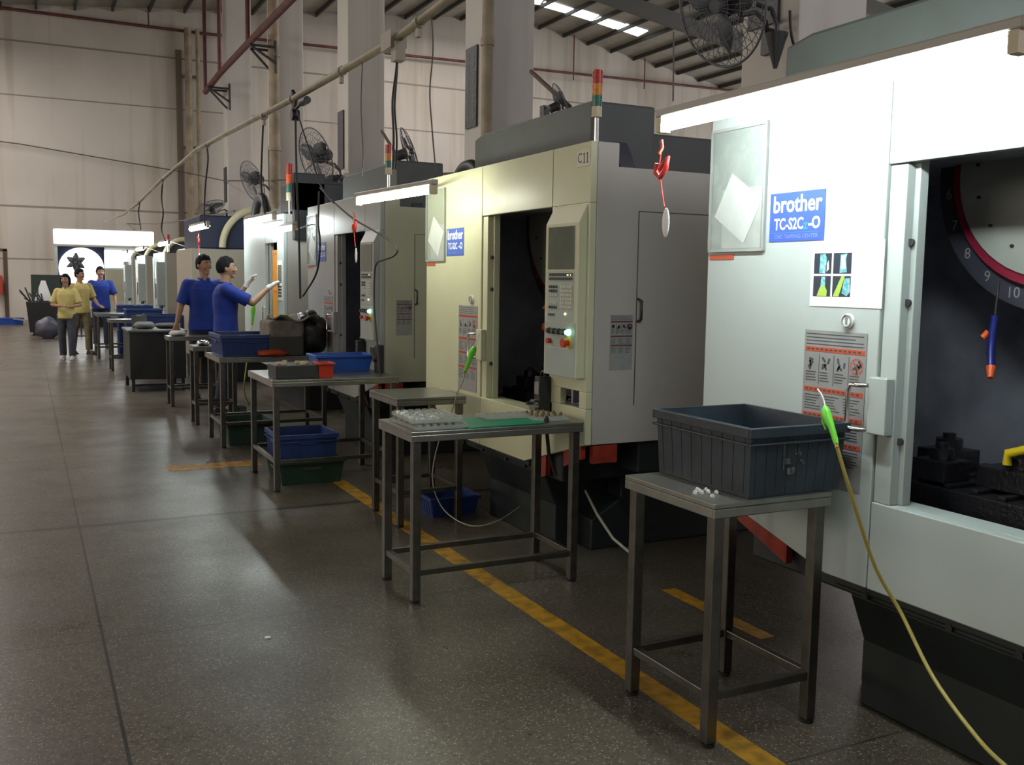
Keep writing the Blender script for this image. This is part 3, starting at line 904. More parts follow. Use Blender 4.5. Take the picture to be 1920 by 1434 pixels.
    if tagtxt:
        T = facing_aisle(-.0005, .072, 2.19)
        MB().box(-.065, .065, -.042, .042, 0, .003, 0, T).text(tagtxt[0], .072, T @ Matrix.Translation((-.034, 0, .0035)), 1, sx=.95)
        nt_ = MB(); nt_.box(-.065, .065, -.042, .042, 0, .003, 0, T).text(tagtxt[0], .072, T @ Matrix.Translation((-.034, 0, .0035)), 1, sx=.95)
        for cx_ in (.010, .042):
            nt_.box(cx_ - .0035, cx_ + .0035, -.026, .026, .003, .004, 1, T).box(cx_ - .010, cx_ + .010, -.027, -.023, .003, .004, 1, T)
            nt_.prism([(cx_ - .0035, .026), (cx_ - .011, .018), (cx_ - .011, .014), (cx_ - .0035, .020)], 'z', .003, .004, 1, T)
        nt_.build('number_tag', [mat('tag_cream', (.62, .6, .48), .5), label_ink], t)
    # base
    mb = MB()
    mb.box(.045, D - .05, .30, 1.97, .44, .70); mb.box(.36, D - .02, .03, W - .03, .52, .70)
    mb.prism([(.14, .0), (.14, .25), (.06, .44), (D - .2, .44), (D - .2, 0)], 'y', .55, 1.45)
    mb.prism([(.30, 0), (.30, .18), (.5, .3), (.5, .5), (D - .3, .5), (D - .3, 0)], 'y', .40, 1.6)
    mb.prism([(.032, .50), (.032, .46), (1.6, .46), (1.6, .50)], 'y', .69, 1.5)
    mb.build('base', dark_green, t, bevel=.01)
    bt = MB()
    for yy in (.75, 1.0, 1.35, 1.65): bt.cyl((.03, yy, .46), (.06, yy, .46), .014, seg=10)
    bt.split_build('bolt', black, t)
    tp = MB(); tp.prism([(1.72, .553), (2.02, .633), (2.02, .59), (1.72, .48)], 'x', .0, .03)
    tp.prism([(.04, .69), (.22, .636), (.22, .55), (.04, .62)], 'x', .0, .03)
    tp.box(.05, .20, -.004, .03, .60, .695)
    tp.prism([(.42, .575), (.52, .548), (.52, .43), (.42, .46)], 'x', .0, .03)
    tp.split_build('warning_tape', tape_red, t)
    # rear top housing
    hz = MB()
    hz.prism([(.60, 2.15), (W - .02, 2.15), (W - .02, 2.57), (W - .17, 2.60), (.60, 2.60)], 'x', .36, .80)
    hz.box(.80, 1.6, .9, W - .1, 2.15, 2.5)
    hz.build('top_housing', housing_grey, t, bevel=.015)
    # signal tower
    sgp = MB(); sgp.cyl((.13, .17, H0), (.13, .17, H0 + .015), .03).cyl((.13, .17, H0 + .015), (.13, .17, H0 + .15), .012)
    so = sgp.build('signal_light', chrome, t)
    for mm, za, zb, nm in ((beige_plastic, .15, .205, 'lens_base'), (lens_green, .205, .262, 'green_lens'), (lens_amber, .262, .322, 'amber_lens'), (lens_red, .322, .392, 'red_lens')):
        l = MB(); l.cyl((.13, .17, H0 + za), (.13, .17, H0 + zb), .027, seg=24)
        for q in range(3): l.cyl((.13, .17, H0 + za + (zb - za) * (q + .3) / 3), (.13, .17, H0 + za + (zb - za) * (q + .5) / 3), .0285, seg=24)
        l.build(nm, mm, so)
    return t


mach1 = make_machine(1.08, 'nearest pale CNC machine with blue nameplate, poster and wide dark opening', white_enamel, side_grey, poster=True, drumR=.37)
mach2 = make_machine(4.33, 'cream CNC machine tagged C11 with red and green signal tower', cream, side_grey, tagtxt='C11', drumR=.50, drumY=1.06)
mach3 = make_machine(7.63, 'olive-sided CNC machine behind the C11 one, power cord looped over its front', shaded_enamel, olive, drumR=.4)


def arch(t, x0, y0, z0, R, w_, name='hose_arch', mm=black, r=.05, a0=0, a1=PI):
    mb = MB(); mb.torus((x0, y0, z0), R, r, 'x', 0, 28, 8, a0, a1)
    return mb.build(name, mm, t)


arch(mach2, .45, 2.55, 2.12, .30, .05, 'hose_arch', black, .05)

# fourth machine: lit white front with amber interior, stepped black housing
def make_machine4():
    t = thing('machining_center', (2.6, 10.95, 0), 'brightly lit white CNC machine with amber interior, two men at its door', 'machine')
    Wm = 2.2
    mb = MB()
    mb.box(0, .04, 0, .32, .5, 2.27); mb.box(0, .04, .33, .93, 1.96, 2.27); mb.box(0, .04, .94, Wm, .5, 2.27); mb.box(0, .04, .33, .93, .5, .98)
    mb.build('front_cover', white_enamel, t, bevel=.004)
    MB().prism([(.042, .5), (2.2, .5), (2.2, 2.2), (.042, 2.27)], 'y', 0, .04).prism([(.042, .5), (2.2, .5), (2.2, 2.2), (.042, 2.27)], 'y', Wm - .04, Wm).split_build('side_panel', side_grey, t)
    MB().box(.042, 2.2, .04, Wm - .04, 2.17, 2.2).build('top_cover', side_grey, t)
    MB().box(.5, .52, .04, Wm - .04, .5, 2.17).box(.04, .5, .29, .32, .5, 2.17).build('inner_liner', cavity, t)
    d = MB(); d.box(.055, .09, .33, .80, .98, 1.88); d.box(.045, .055, .38, .75, 1.84, 1.86).box(.045, .055, .38, .75, 1.4, 1.42)
    d.build('amber_panel', orange_panel, t)['label'] = 'amber inner panel'
    do = MB().box(.045, .08, .82, 1.0, .98, 1.96).build('door', panel_grey, t)
    MB().tube([(.04, .95, 1.2), (-.03, .97, 1.2), (-.03, .97, 1.02), (.04, .95, 1.02)], .008, 8).build('handle', chrome, do)
    mo = MB().box(-.006, 0, .05, .28, 1.3, 1.75); mo = mo.build('control_panel', paper, t)
    MB().box(-.009, -.006, .08, .25, 1.5, 1.7).build('screen', screen_mat, mo)
    kk = MB()
    for r in range(4):
        for c in range(5): kk.box(-.012, -.006, .08 + c * .034, .10 + c * .034, 1.34 + r * .035, 1.36 + r * .035)
    kk.build('keypad', key_dark, mo)
    MB().box(.3, 2.1, .3, 1.9, 0, .5).build('base', dark_green, t, bevel=.01)
    hz = MB(); hz.prism([(.30, 2.2), (.30, 2.75), (.45, 2.85), (.45, 2.95), (2.2, 2.95), (2.2, 2.2)], 'y', .12, .32, 0)
    hz.prism([(.10, 2.2), (.10, 2.55), (.45, 2.62), (1.4, 2.62), (1.4, 2.2)], 'y', .9, 1.9, 0)
    hz = MB()
    hz.box(.10, .46, -.07, -.005, 1.98, 2.72); hz.box(.10, 1.4, -.07, .55, 2.3, 2.62)
    hz.build('top_housing', mat('black_housing', (.018, .02, .024), .5, noise=.2), t, bevel=.01)
    hd = MB(); hd.prism([(.05, 2.27), (.55, 2.27), (1.75, 2.27), (1.75, 2.36), (1.25, 2.55), (.75, 2.64), (.05, 2.66)], 'x', .3, .95)
    hd.build('spindle_housing', mat('slate_housing', (.085, .10, .11), .5), t, bevel=.02)
    sgp = MB(); sgp.cyl((.10, .10, 2.27), (.10, .10, 2.45), .018)
    so = sgp.build('signal_light', chrome, t)
    for mm, za, zb, nm in ((beige_plastic, .15, .24, 'lens_base'), (lens_green, .24, .34, 'green_lens'), (orange_plastic, .34, .44, 'amber_lens'), (lens_red, .44, .56, 'red_lens')):
        MB().cyl((.10, .10, 2.27 + za), (.10, .10, 2.27 + zb), .04, seg=20).build(nm, mm, so)
    return t


mach4 = make_machine4()
arch(mach4, .25, 2.3, 2.2, .42, .05, 'hose_arch', black, .06)


# far machines of another type
def make_far(y0, label, navy_box=True):
    t = thing('machining_center', (2.6, y0, 0), label, 'machine', group=None)
    Wm = 2.0
    mb = MB()
    mb.box(0, .04, 0, .55, .45, 2.06); mb.box(0, .04, 1.15, Wm, .45, 2.06); mb.box(0, .04, .55, 1.15, 1.85, 2.06); mb.box(0, .04, .55, 1.15, .45, .85)
    mb.box(-.10, 0, 1.1, 1.25, .5, 1.95)
    mb.build('front_cover', white_enamel, t, bevel=.004)
    MB().box(.04, 2.1, 0, .04, .45, 2.04).box(.04, 2.1, Wm - .04, Wm, .45, 2.04).split_build('side_panel', mat('tan_side', (.34, .31, .25), .5), t)
    MB().box(.04, 2.1, .04, Wm - .04, 2.0, 2.04).build('top_cover', side_grey, t)
    MB().box(.5, .55, .05, Wm - .05, .5, 2.0).build('inner_liner', black, t)
    cp = MB().box(-.16, 0, .05, .38, .95, 1.85).build('control_panel', panel_grey, t, bevel=.01)
    MB().box(-.165, -.16, .1, .33, 1.5, 1.75).build('screen', screen_mat, cp)
    MB().box(-.17, -.16, .15, .3, 1.1, 1.4).build('keypad', key_dark, cp)
    MB().box(.2, 2.0, .2, Wm - .2, 0, .45).build('base', dark_green, t)
    MB().box(-.03, -.005, .42, .62, .9, 1.8).build('wiper_strip', black, t)
    if navy_box:
        MB().box(1.35, 2.1, .3, 1.8, 2.04, 2.5).build('cabinet', navy, t, bevel=.02)
    a = MB(); a.torus((.50, .7, 1.93), .42, .05, 'y', 0, 30, 8, 0, PI); a.build('cream_hoop', cream_arch, t)
    MB().cyl((.50, .74, 1.93), (.50, .78, 1.93), .41, seg=40).build('hoop_back', housing_grey, t)
    if y0 < 21 or y0 > 24: return t
    MB().cyl((.1, .2, 2.06), (.1, .2, 2.3), .02).build('pole', chrome, t)
    MB().cyl((.1, .2, 2.3), (.1, .2, 2.42), .04).build('red_lens', lens_red, t)
    return t


far_lab = ['white machine with cream hoop just beyond the navy-topped one', 'white machine second behind the men, lamp over its front',
           'narrow-looking white machine third behind the two men', 'farthest white machine of the row before the end machine']
for yy, lb in zip((17.36, 21.3, 25.0, 28.4), far_lab): make_far(yy, lb)

# blue cabinet with cream hoop between lit machine and tan one
nb0, nb1 = at(376, 465, Y=14.6), at(462, 465, Y=14.6)
t = thing('machining_center', (nb0.x, 14.6, 0), 'tan-sided machine with navy top and big cream hoop, right behind the two men', 'machine')
MB().box(-.12, nb1.x - nb0.x + .3, 0, 1.6, .4, 1.96).build('body', mat('tan_side', (.34, .31, .25), .5), t, bevel=.01)
MB().box(0, nb1.x - nb0.x + .3, .1, 1.5, 0, .4).build('base', dark_green, t)
MB().box(0, nb1.x - nb0.x + .3, .02, 1.58, 1.96, 2.44).build('top_housing', navy, t, bevel=.02)
hc = at(494, 470, Y=14.5)
a = MB(); a.torus((hc.x - nb0.x, -.07, 1.98), .58, .05, 'y', 0, 30, 10, 0, PI); a.build('cream_hoop', cream_arch, t)


# machine at the end of the row, facing the camera
def make_end():
    t = thing('machining_center', (0.80, 31.6, 0), 'overexposed white machine at the far end, facing the camera, long lamp across its top', 'machine')
    MB().box(0, .08, 0, .05, .3, 2.4).box(2.3, 2.42, 0, .05, .3, 2.4).box(1.35, 2.42, .02, .06, 1.75, 2.4).box(0, 2.42, 0, .05, 0.3, .8).build('front_cover', white_enamel, t)
    MB().box(1.35, 2.3, .0, .05, .8, 1.75).build('door', olive, t)
    MB().box(0, 2.42, .3, .35, 0, 2.4).build('inner_liner', navy, t)
    MB().box(0, .05, .05, 1.8, 0, 2.4).box(2.38, 2.42, .05, 1.8, 0, 2.4).split_build('side_panel', olive, t)
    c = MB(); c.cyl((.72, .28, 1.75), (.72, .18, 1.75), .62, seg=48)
    c.build('round_guard', guard_glow, t)['label'] = 'round white guard, lamp light given as its own glow'
    MB().box(1.34, 2.3, -.03, -.005, 1.8, 2.3).build('glow_cover', guard_glow, t)  # glows by itself in place of the lamp's light
    MB().box(0, 2.42, .1, 1.7, 0, .3).build('base', dark_green, t)
    return t


make_end()
t = thing('strip_lamp', (.78, 31.38, 2.46), 'very bright long lamp box across the far end machine', 'lamp')
MB().box(0, 2.75, 0, .12, 0, .42).build('diffuser', mat('lit_box', (1, 1, 1), emit=4.0, emit_color=(.97, 1, 1)), t, bevel=.03)
MB().box(-.01, 2.76, .12, .2, -.02, .44).build('housing', fixture_mat, t)


# ------------------------------------------------------------------ lamps
def fluorescent(a, b, label, tmat=tube_mat, arm=None, r=.022, cord=True, w=.05):
    a = Vector(a); b = Vector(b); o = (a + b) / 2
    d = (b - a); L = d.length
    t = thing('fluorescent_lamp', o, label, 'lamp', rz=math.atan2(d.y, d.x))
    h = L / 2
    MB().box(-h - .04, h + .04, -.022, .022, .030, .062).build('housing', fixture_mat, t, bevel=.006)
    MB().box(-h - .03, -h, -.022, .022, -.026, .03).build('end_cap', beige_plastic, t)
    MB().box(h, h + .03, -.022, .022, -.026, .03).build('end_cap', beige_plastic, t)
    MB().cyl((-h, 0, 0), (h, 0, 0), r, seg=14).build('tube', tmat, t)
    if arm:
        q = t.matrix_basis.inverted() @ Vector(arm[0]); e = t.matrix_basis.inverted() @ Vector(arm[1])
        MB().tube([q, e], .008, 8).build('mounting_arm', fixture_mat, t)
    return t


L1a, L1b = at(1900, 92, Z=2.1), at(1250, 233, Z=2.1)
fluorescent((2.20, 1.66, 2.15), (2.20, 3.12, 2.15), 'glaring lamp across the front of the nearest machine', tmat=tube_near, arm=((2.20, 1.7, 2.20), (2.60, 1.5, 2.20)))
fluorescent((2.24, 5.60, 2.1), (2.14, 6.74, 2.1), 'lit lamp at the left corner of the C11 machine', tmat=tube_c11, arm=((2.24, 5.72, 2.15), (2.60, 6.5, 2.2)))
fluorescent((2.36, 9.5, 2.04), (2.36, 10.5, 2.04), 'lamp glowing at the far corner of the third machine', tmat=tube_dim, arm=((2.44, 9.7, 2.04), (2.61, 9.7, 2.1)))
fluorescent((2.30, 10.1, 2.17), (2.26, 11.3, 2.17), 'lamp shining down the front of the amber-panelled machine', tmat=tube_mat, arm=((2.38, 10.98, 2.17), (2.61, 10.98, 2.2)))
fluorescent((2.10, 12.9, 2.2), (2.06, 14.0, 2.2), 'lamp hanging above the head of the smiling man', tmat=tube_mat, r=.03)
fluorescent((2.22, 17.6, 2.12), (2.20, 18.7, 2.12), 'small lamp over the second machine behind the men', tmat=tube_mat, r=.03, arm=((2.22, 17.9, 2.18), (2.62, 17.9, 2.05)))
fluorescent((2.22, 21.6, 2.12), (2.20, 22.7, 2.12), 'farther lamp over the third machine behind the men', tmat=tube_mat, r=.03, arm=((2.22, 21.9, 2.18), (2.62, 21.9, 2.05)))
fluorescent((2.22, 25.2, 2.12), (2.20, 26.3, 2.12), 'farthest small lamp over the row of white machines', tmat=tube_mat, r=.03, arm=((2.22, 25.4, 2.18), (2.62, 25.4, 2.05)))


def pull_cord(px0, py0, py1, X, where, s=1.0):
    o = at(px0, py0, X=X)
    t = thing('pull_cord', o, 'red knotted pull cord with white oval tag ' + where, 'cord')
    k = s
    MB().tube([(0, 0, 0), (.005, 0, -.03 * k), (-.01, .0, -.055 * k)], .007 * k, 8).build('hook', mat('cord_red2', (.45, .10, .06), .5), t)
    m2 = MB(); m2.tube([(-.0, .02, -.085 * k), (.0, .03, -.12 * k), (.0, .0, -.14 * k), (.0, -.035 * k, -.11 * k), (.0, -.045 * k, -.07 * k), (0, -.02, -.09 * k), (0, .005, -.11 * k)], .010 * k, 8)
    m2.tube([(0, .0, -.05 * k), (0, .01, -.1 * k), (0, -.01, -.18 * k), (0, -.03, -.25 * k)], .003 * k, 6)
    m2.build('knot', mat('cord_red', (.75, .06, .05), .45), t)
    MB().sphere((0, -.045 * k, -.31 * k), (.006, .022 * k, .055 * k)).build('tag', sign_white, t)
    return t


pull_cord(1240, 262, 380, 2.05, 'under the nearest lamp', .95)
pull_cord(664, 398, 460, 2.15, 'under the lamp beside the third machine', 1.0)
pull_cord(372, 438, 470, 2.1, 'under the lamp near the smiling man', 1.0)


# ------------------------------------------------------------------ tables
def table(x0, x1, y0, y1, label, h=.82, rung=.22, braces='all', leg=.042, name='work_table'):
    cx_, cy_ = (x0 + x1) / 2, (y0 + y1) / 2
    t = thing(name, (cx_, cy_, 0), label, 'table')
    a, b = (x1 - x0) / 2, (y1 - y0) / 2
    tp = MB(); tp.box(-a, a, -b, b, h - .018, h); tp.box(-a, a, -b, -b + .012, h - .05, h - .018).box(-a, a, b - .012, b, h - .05, h - .018).box(-a, -a + .012, -b + .012, b - .012, h - .05, h - .018).box(a - .012, a, -b + .012, b - .012, h - .05, h - .018)
    tp.build('tabletop', steel_top, t, bevel=.003)
    for sx in (-1, 1):
        for sy in (-1, 1):
            xa, ya = sx * (a - .014 - leg / 2), sy * (b - .014 - leg / 2)
            lg = MB().box(xa - leg / 2, xa + leg / 2, ya - leg / 2, ya + leg / 2, 0.012, h - .05)
            lo = lg.build('leg', steel, t, bevel=.004)
            MB().cyl((xa, ya, 0), (xa, ya, .012), leg * .6, seg=12).build('foot', black, lo)
    ri = a - .014 - leg; rj = b - .014 - leg
    for sy in (-1, 1):
        MB().box(-ri, ri, sy * (rj + leg / 2) - .015, sy * (rj + leg / 2) + .015, rung - .015, rung + .015).build('rung', steel, t, bevel=.003)
    for sx in (-1, 1):
        MB().box(sx * (ri + leg / 2) - .015, sx * (ri + leg / 2) + .015, -rj, rj, rung - .015, rung + .015).build('rung', steel, t, bevel=.003)
    return t


table(1.98, 2.49, 2.47, 3.00, 'nearest tall steel table, carrying the slate grey crate', h=.84, rung=.175)
table(1.60, 2.54, 4.24, 4.72, 'steel table with clear trays and a green mat in front of C11', h=.84, rung=.15)
table(2.03, 2.50, 5.64, 6.18, 'small empty steel table behind the one with the green mat', h=.82)
table(1.56, 2.52, 6.95, 7.80, 'wide steel table holding a dark block, red bin and blue tub', h=.82)
table(1.54, 2.55, 8.98, 9.70, 'steel table carrying the blue crate and the draped drab box', h=.83)
table(1.54, 2.0, 10.5, 10.85, 'narrow steel table left of the blue crate, small lit parts on it', h=.83)
table(1.50, 2.1, 12.10, 12.50, 'steel table in front of the smiling man with rags on it', h=.84)
table(1.20, 1.8, 17.0, 17.5, 'pale-topped steel table behind the black cabinet', h=.84)
table(1.16, 1.75, 19.6, 20.6, 'steel table at the far man in blue, green crate edge on top', h=.84)

# black cabinet
t = thing('tool_cabinet', (1.22, 13.85, 0), 'black steel cabinet on short legs with cluttered top', 'cabinet')
cb = mat('black_cabinet', (.012, .013, .012), .5)
MB().box(0, .72, 0, .95, .17, .80).build('body', cb, t, bevel=.008)
MB().box(-.02, .74, -.02, .97, .80, .83).build('top', mat('worn_top', (.12, .12, .12), .4, noise=.4), t, bevel=.005)
for (a, b) in ((.02, .02), (.66, .02), (.02, .89), (.66, .89)): MB().box(a, a + .04, b, b + .04, 0, .17).split_build('leg', cb, t)
MB().box(.06, .66, .02, .05, .07, .10).build('rung', cb, t)
MB().box(.70, .705, .02, .93, .2, .78).build('door', cb, t)


# ------------------------------------------------------------------ crates, bins
def crate(c, sx, sy, h, mm, label, group=None, rz=0.0, ribs=True, taper=.92, rim=.035, name='plastic_crate', handle=True, cat='crate', nrib=7, rr=.005):
    t = thing(name, c, label, cat, rz=rz, group=group)
    a, b = sx / 2, sy / 2; th = .006
    mb = MB()
    # walls as open box with thickness
    o_b = [(-a * taper, -b * taper), (a * taper, -b * taper), (a * taper, b * taper), (-a * taper, b * taper)]
    o_t = [(-a, -b), (a, -b), (a, b), (-a, b)]
    i_t = [(-a + th, -b + th), (a - th, -b + th), (a - th, b - th), (-a + th, b - th)]
    i_b = [(x * (1 - th / a), y * (1 - th / b)) for x, y in o_b]
    vs = [(x, y, 0) for x, y in o_b] + [(x, y, h) for x, y in o_t] + [(x, y, h) for x, y in i_t] + [(x, y, th) for x, y in i_b]
    fs = [(3, 2, 1, 0), (12, 13, 14, 15)]
    for i in range(4):
        j = (i + 1) % 4
        fs += [(i, j, 4 + j, 4 + i), (4 + i, 4 + j, 8 + j, 8 + i), (8 + i, 8 + j, 12 + j, 12 + i)]
    mb.add(vs, fs)
    body = mb.build('body', mm, t)
    rm = MB(); e = .012
    for zt, hh in ((h, rim),) + (((h - rim - .018, .008),) if rim > .03 else ()):
        rm.box(-a - e, a + e, -b - e, -b - .0005, zt - hh, zt).box(-a - e, a + e, b + .0005, b + e, zt - hh, zt)
        rm.box(-a - e, -a - .0005, -b, b, zt - hh, zt).box(a + .0005, a + e, -b, b, zt - hh, zt)
    rm.build('rim', mm, t, bevel=.003)
    if ribs:
        rb = MB(); zt = h - rim
        for k in range(nrib):
            f = -0.88 + 1.76 * k / (nrib - 1)
            for s in (-1, 1):
                p0 = Vector((f * a * taper, s * b * taper, .01)); p1 = Vector((f * a, s * b * (taper + (1 - taper) * zt / h), zt))
                rb.tube([p0, p1], rr, 4, smooth=False)
                p0 = Vector((s * a * taper, f * b * taper, .01)); p1 = Vector((s * a * (taper + (1 - taper) * zt / h), f * b, zt))
                rb.tube([p0, p1], rr, 4, smooth=False)
        rb.build('ribs', mm, t)
    if handle:
        hd = MB(); hd.box(-.07, .07, -b - .006, -b + .004, h * .60, h * .74); hd.box(-a - .006, -a + .004, -.06, .06, h * .60, h * .74)
        hd.split_build('handle', mm, t, bevel=.004)
    return t


slate = crate((2.335, 2.745, .841), .42, .54, .24, crate_grey, 'large slate grey crate on the nearest table', taper=.95, rim=.034, nrib=9, rr=.0022, handle=False)
sc_ = MB()
for k in range(9):
    w_, h_ = random.uniform(.008, .03), random.uniform(.006, .02)
    cx_, cz_ = -.02 + random.uniform(-.035, .045), .11 + random.uniform(-.045, .045)
    sc_.box(cx_ - w_ / 2, cx_ + w_ / 2, -.2665, -.2645, cz_ - h_ / 2, cz_ + h_ / 2, 0, Matrix.Translation((0, 0, 0)))
sc_.box(-.066, -.060, -.2665, -.2645, .09, .19)
sc_.build('scuffed_label', mat('scuffed_label', (.13, .13, .14), .7, noise=.5, nscale=40), slate)['label'] = 'worn pale label remains'
crate((1.86, 9.32, .831), .58, .60, .20, crate_blue, 'blue crate behind the black machine block, beside the draped box', taper=.95, nrib=9)
crate((2.26, 7.62, .821), .46, .28, .13, tub_blue, 'bright blue tub at the right end of the wide table', name='plastic_tub', cat='tub', ribs=False, taper=.88, rim=.02, handle=False)
crate((1.98, 6.99 + .12, .821), .11, .15, .11, red_plastic, 'small red bin between dark block and blue tub', name='parts_bin', cat='bin', ribs=False, rim=.015, handle=False)
crate((1.90, 7.37, .0), .50, .45, .18, green_wire, 'dark wire basket low under the wide table', name='wire_basket', cat='basket', nrib=12, taper=.9, rim=.02)
crate((1.88, 7.40, .181), .44, .46, .20, crate_blue, 'dark blue crate stacked under the wide table', taper=.95)
crate((1.84, 9.33, .0), .42, .5, .22, green_wire, 'dark green crate under the table that carries the blue crate', taper=.95)
crate((2.50, 5.95, 0.0), .34, .30, .13, crate_blue, 'small blue bin on the floor beneath the empty steel table', name='plastic_tub', cat='tub', taper=.9, rim=.02, handle=False)
for (xx, yy, wx, where) in ((1.88, 15.8, .52, 'just behind the black cabinet'), (1.88, 18.6, .60, 'left of the yellow-labelled stack'), (1.95, 20.9, .64, 'nearest the far man in blue')):
    for k, pos in enumerate(('lowest', 'second', 'third', 'topmost')):
        crate((xx, yy, k * .243), wx, .5, .24, crate_blue, 'blue crate %s, %s of its stack' % (where, pos), taper=.98, nrib=6, rim=.03, group='stacked blue crates behind the cabinet')
tag(MB().box(-.08, .08, -.006, 0, -.045, .045).build('yellow_label', mat('label_yellow', (.6, .5, .02), .5), loc=(2.02, 15.545, .80)), 'yellow paper label on the blue crates behind the cabinet', 'label')
crate((-.45, 34.0, 0), .75, .5, .2, tub_blue, 'bright blue tub on the floor by the far wall', name='plastic_tub', cat='tub', ribs=False, rim=.03, handle=False)

# block and scraps on wide table
t = thing('steel_block', (1.78, 7.18, .821), 'dark rectangular block with clutter on top, wide table', 'block')
MB().box(-.17, .17, -.13, .13, 0, .095).build('body', mat('dark_block', (.025, .027, .03), .5, noise=.3), t, bevel=.004)
q = MB()
for k in range(10):
    q.box(-.02, .02, -.012, .012, 0, .02, 0, Matrix.Translation((random.uniform(-.14, .14), random.uniform(-.1, .1), .096)) @ Matrix.Rotation(random.uniform(0, 3), 4, 'Z'))
q.build('scraps', beige_plastic, t)
t = thing('handwheel_unit', (2.48, 7.30, .821), 'upright black handwheel pendant beside the bright blue tub', 'pendant')
MB().box(-.03, .03, -.04, .04, 0, .22).build('body', black, t, bevel=.01)
MB().cyl((-.03, 0, .12), (-.05, 0, .12), .035).build('dial', dark_metal, t)
# tray strip behind block
for k, (dx, lab) in enumerate(((0.0, 'left'), (.32, 'right'))):
    t = thing('foam_tray', (1.95 + dx, 7.66, .821), 'pale tray with orange edge behind the dark block, %s one' % lab, 'tray')
    MB().box(-.13, .13, -.08, .08, 0, .035).build('base', orange_plastic, t, bevel=.003)
    m2 = MB().box(-.13, .13, -.08, .08, .036, .05)
    for a in range(6):
        for b in range(3): m2.cyl((-.1 + a * .04, -.05 + b * .05, .05), (-.1 + a * .04, -.05 + b * .05, .058), .012, seg=8)
    m2.build('insert', paper, t)

# draped drab box and black bag on the blue-crate table
t = thing('metal_bin', (2.20, 9.22, .831), 'drab steel bin draped with cloth in front of the lit machine', 'bin')
MB().box(-.20, .12, -.22, .2, 0, .22).build('body', mat('drab_steel', (.05, .05, .045), .6, noise=.3), t, bevel=.01)
m2 = MB(); m2.box(-.205, .125, -.225, .205, .16, .33)
m2.build('cloth', beige_cloth, t, bevel=.03)
m2 = MB()
n = 9; vs = []; fs = []
for i in range(n):
    for jx in range(n):
        u, v_ = i / (n - 1), jx / (n - 1)
        vs.append((-.15 + .42 * u, -.24 + .5 * v_, .335 + .035 * math.sin(u * 9 + v_ * 4) + .02 * math.cos(v_ * 11)))
for i in range(n - 1):
    for jx in range(n - 1): fs.append((i * n + jx, (i + 1) * n + jx, (i + 1) * n + jx + 1, i * n + jx + 1))
m2.add(vs, fs, 0, True)
o = m2.build('cloth_fold', beige_cloth, t)
sm = o.modifiers.new('s', 'SOLIDIFY'); sm.thickness = .01


def bag_fn(s):
    def f(p):
        k = 1 + .10 * math.sin(5 * p.x + s) * math.cos(4 * p.z) + .07 * math.sin(9 * p.y + 6 * p.z + s)
        return p * k
    return f


b = MB(); b.sphere((0, 0, .19), (.17, .2, .20), 0, 24, 16, fn=bag_fn(1)); b.sphere((.02, 0, .36), (.06, .07, .06), 0, 14, 10, fn=bag_fn(2))
tag(b.build('plastic_bag', bag_black, loc=(2.42, 9.2, .833)), 'black plastic bag slumped right of the draped bin', 'bag')
b = MB(); b.sphere((0, 0, .03), (.14, .10, .032), 0, 20, 10, fn=bag_fn(3))
tag(b.build('orange_rag', mat('orange_rag', (.5, .07, .02), .9), loc=(1.72, 8.70 + .38, .832 - .0)), 'crumpled orange rag at the foot of the blue crate', 'rag')
bpy.data.objects['orange_rag'].location = (2.02, 9.0, .832)
# pale rags and parts on the narrow tables
for (nm, c, r_, mm, lab, cat) in (('white_rag', (1.62, 12.2, .84), (.10, .09, .035), glove_m, 'white rag hanging near the hand of the smiling man', 'rag'),
                                   ('metal_part', (1.66, 10.6, .83), (.07, .06, .03), chrome, 'shiny small part on the narrow table', 'part'),
                                   ('white_cup', (1.80, 10.7, .83), (.04, .04, .05), sign_white, 'white cup-like cap on the narrow table', 'cup'),
                                   ('grey_bundle', (1.45, 14.2, .83), (.14, .12, .05), mat('bundle', (.2, .2, .2), .8), 'grey bundle on the left of the black cabinet', 'bundle'),
                                   ('grey_bundle', (1.75, 14.3, .83), (.16, .10, .04), mat('bundle2', (.12, .12, .12), .8), 'darker bundle on the right of the black cabinet', 'bundle')):
    b = MB(); b.sphere((0, 0, r_[2]), r_, 0, 18, 10, fn=bag_fn(c[0]))
    tag(b.build(nm, mm, loc=c), lab, cat)
t = thing('clipboard', (1.42, 14.55, .832), 'dark board leaning between grey bundles on the black cabinet', 'board')
MB().box(-.10, .10, -.008, .008, 0, .20, 0, Matrix.Rotation(-.5, 4, 'X')).build('board', cb, t)
MB().box(-.04, .04, -.014, -.008, .17, .195, 0, Matrix.Rotation(-.5, 4, 'X')).build('clip', chrome, t)


# trays on table 2
def egg_tray(c, sx, sy, nx, ny, label, rz=0.0, mm=None, hh=.028, fill=False):
    t = thing('plastic_tray', c, label, 'tray', rz=rz)
    m2 = MB(); a, b = sx / 2, sy / 2
    m2.box(-a, a, -b, b, 0, .003)
    for i in range(nx):
        for jx in range(ny):
            cx_ = -a + sx * (i + .5) / nx; cy_ = -b + sy * (jx + .5) / ny
            wx, wy = sx / nx * .40, sy / ny * .40
            T = Matrix.Translation((cx_, cy_, 0))
            m2.frustum(wx, wy, wx * .7, wy * .7, .003, hh, 0, T)
    m2.box(-a, a, -b, -b + .006, .003, hh * .7).box(-a, a, b - .006, b, .003, hh * .7).box(-a, -a + .006, -b, b, .003, hh * .7).box(a - .006, a, -b, b, .003, hh * .7)
    m2.build('body', mm or clear_plastic, t)
    return t


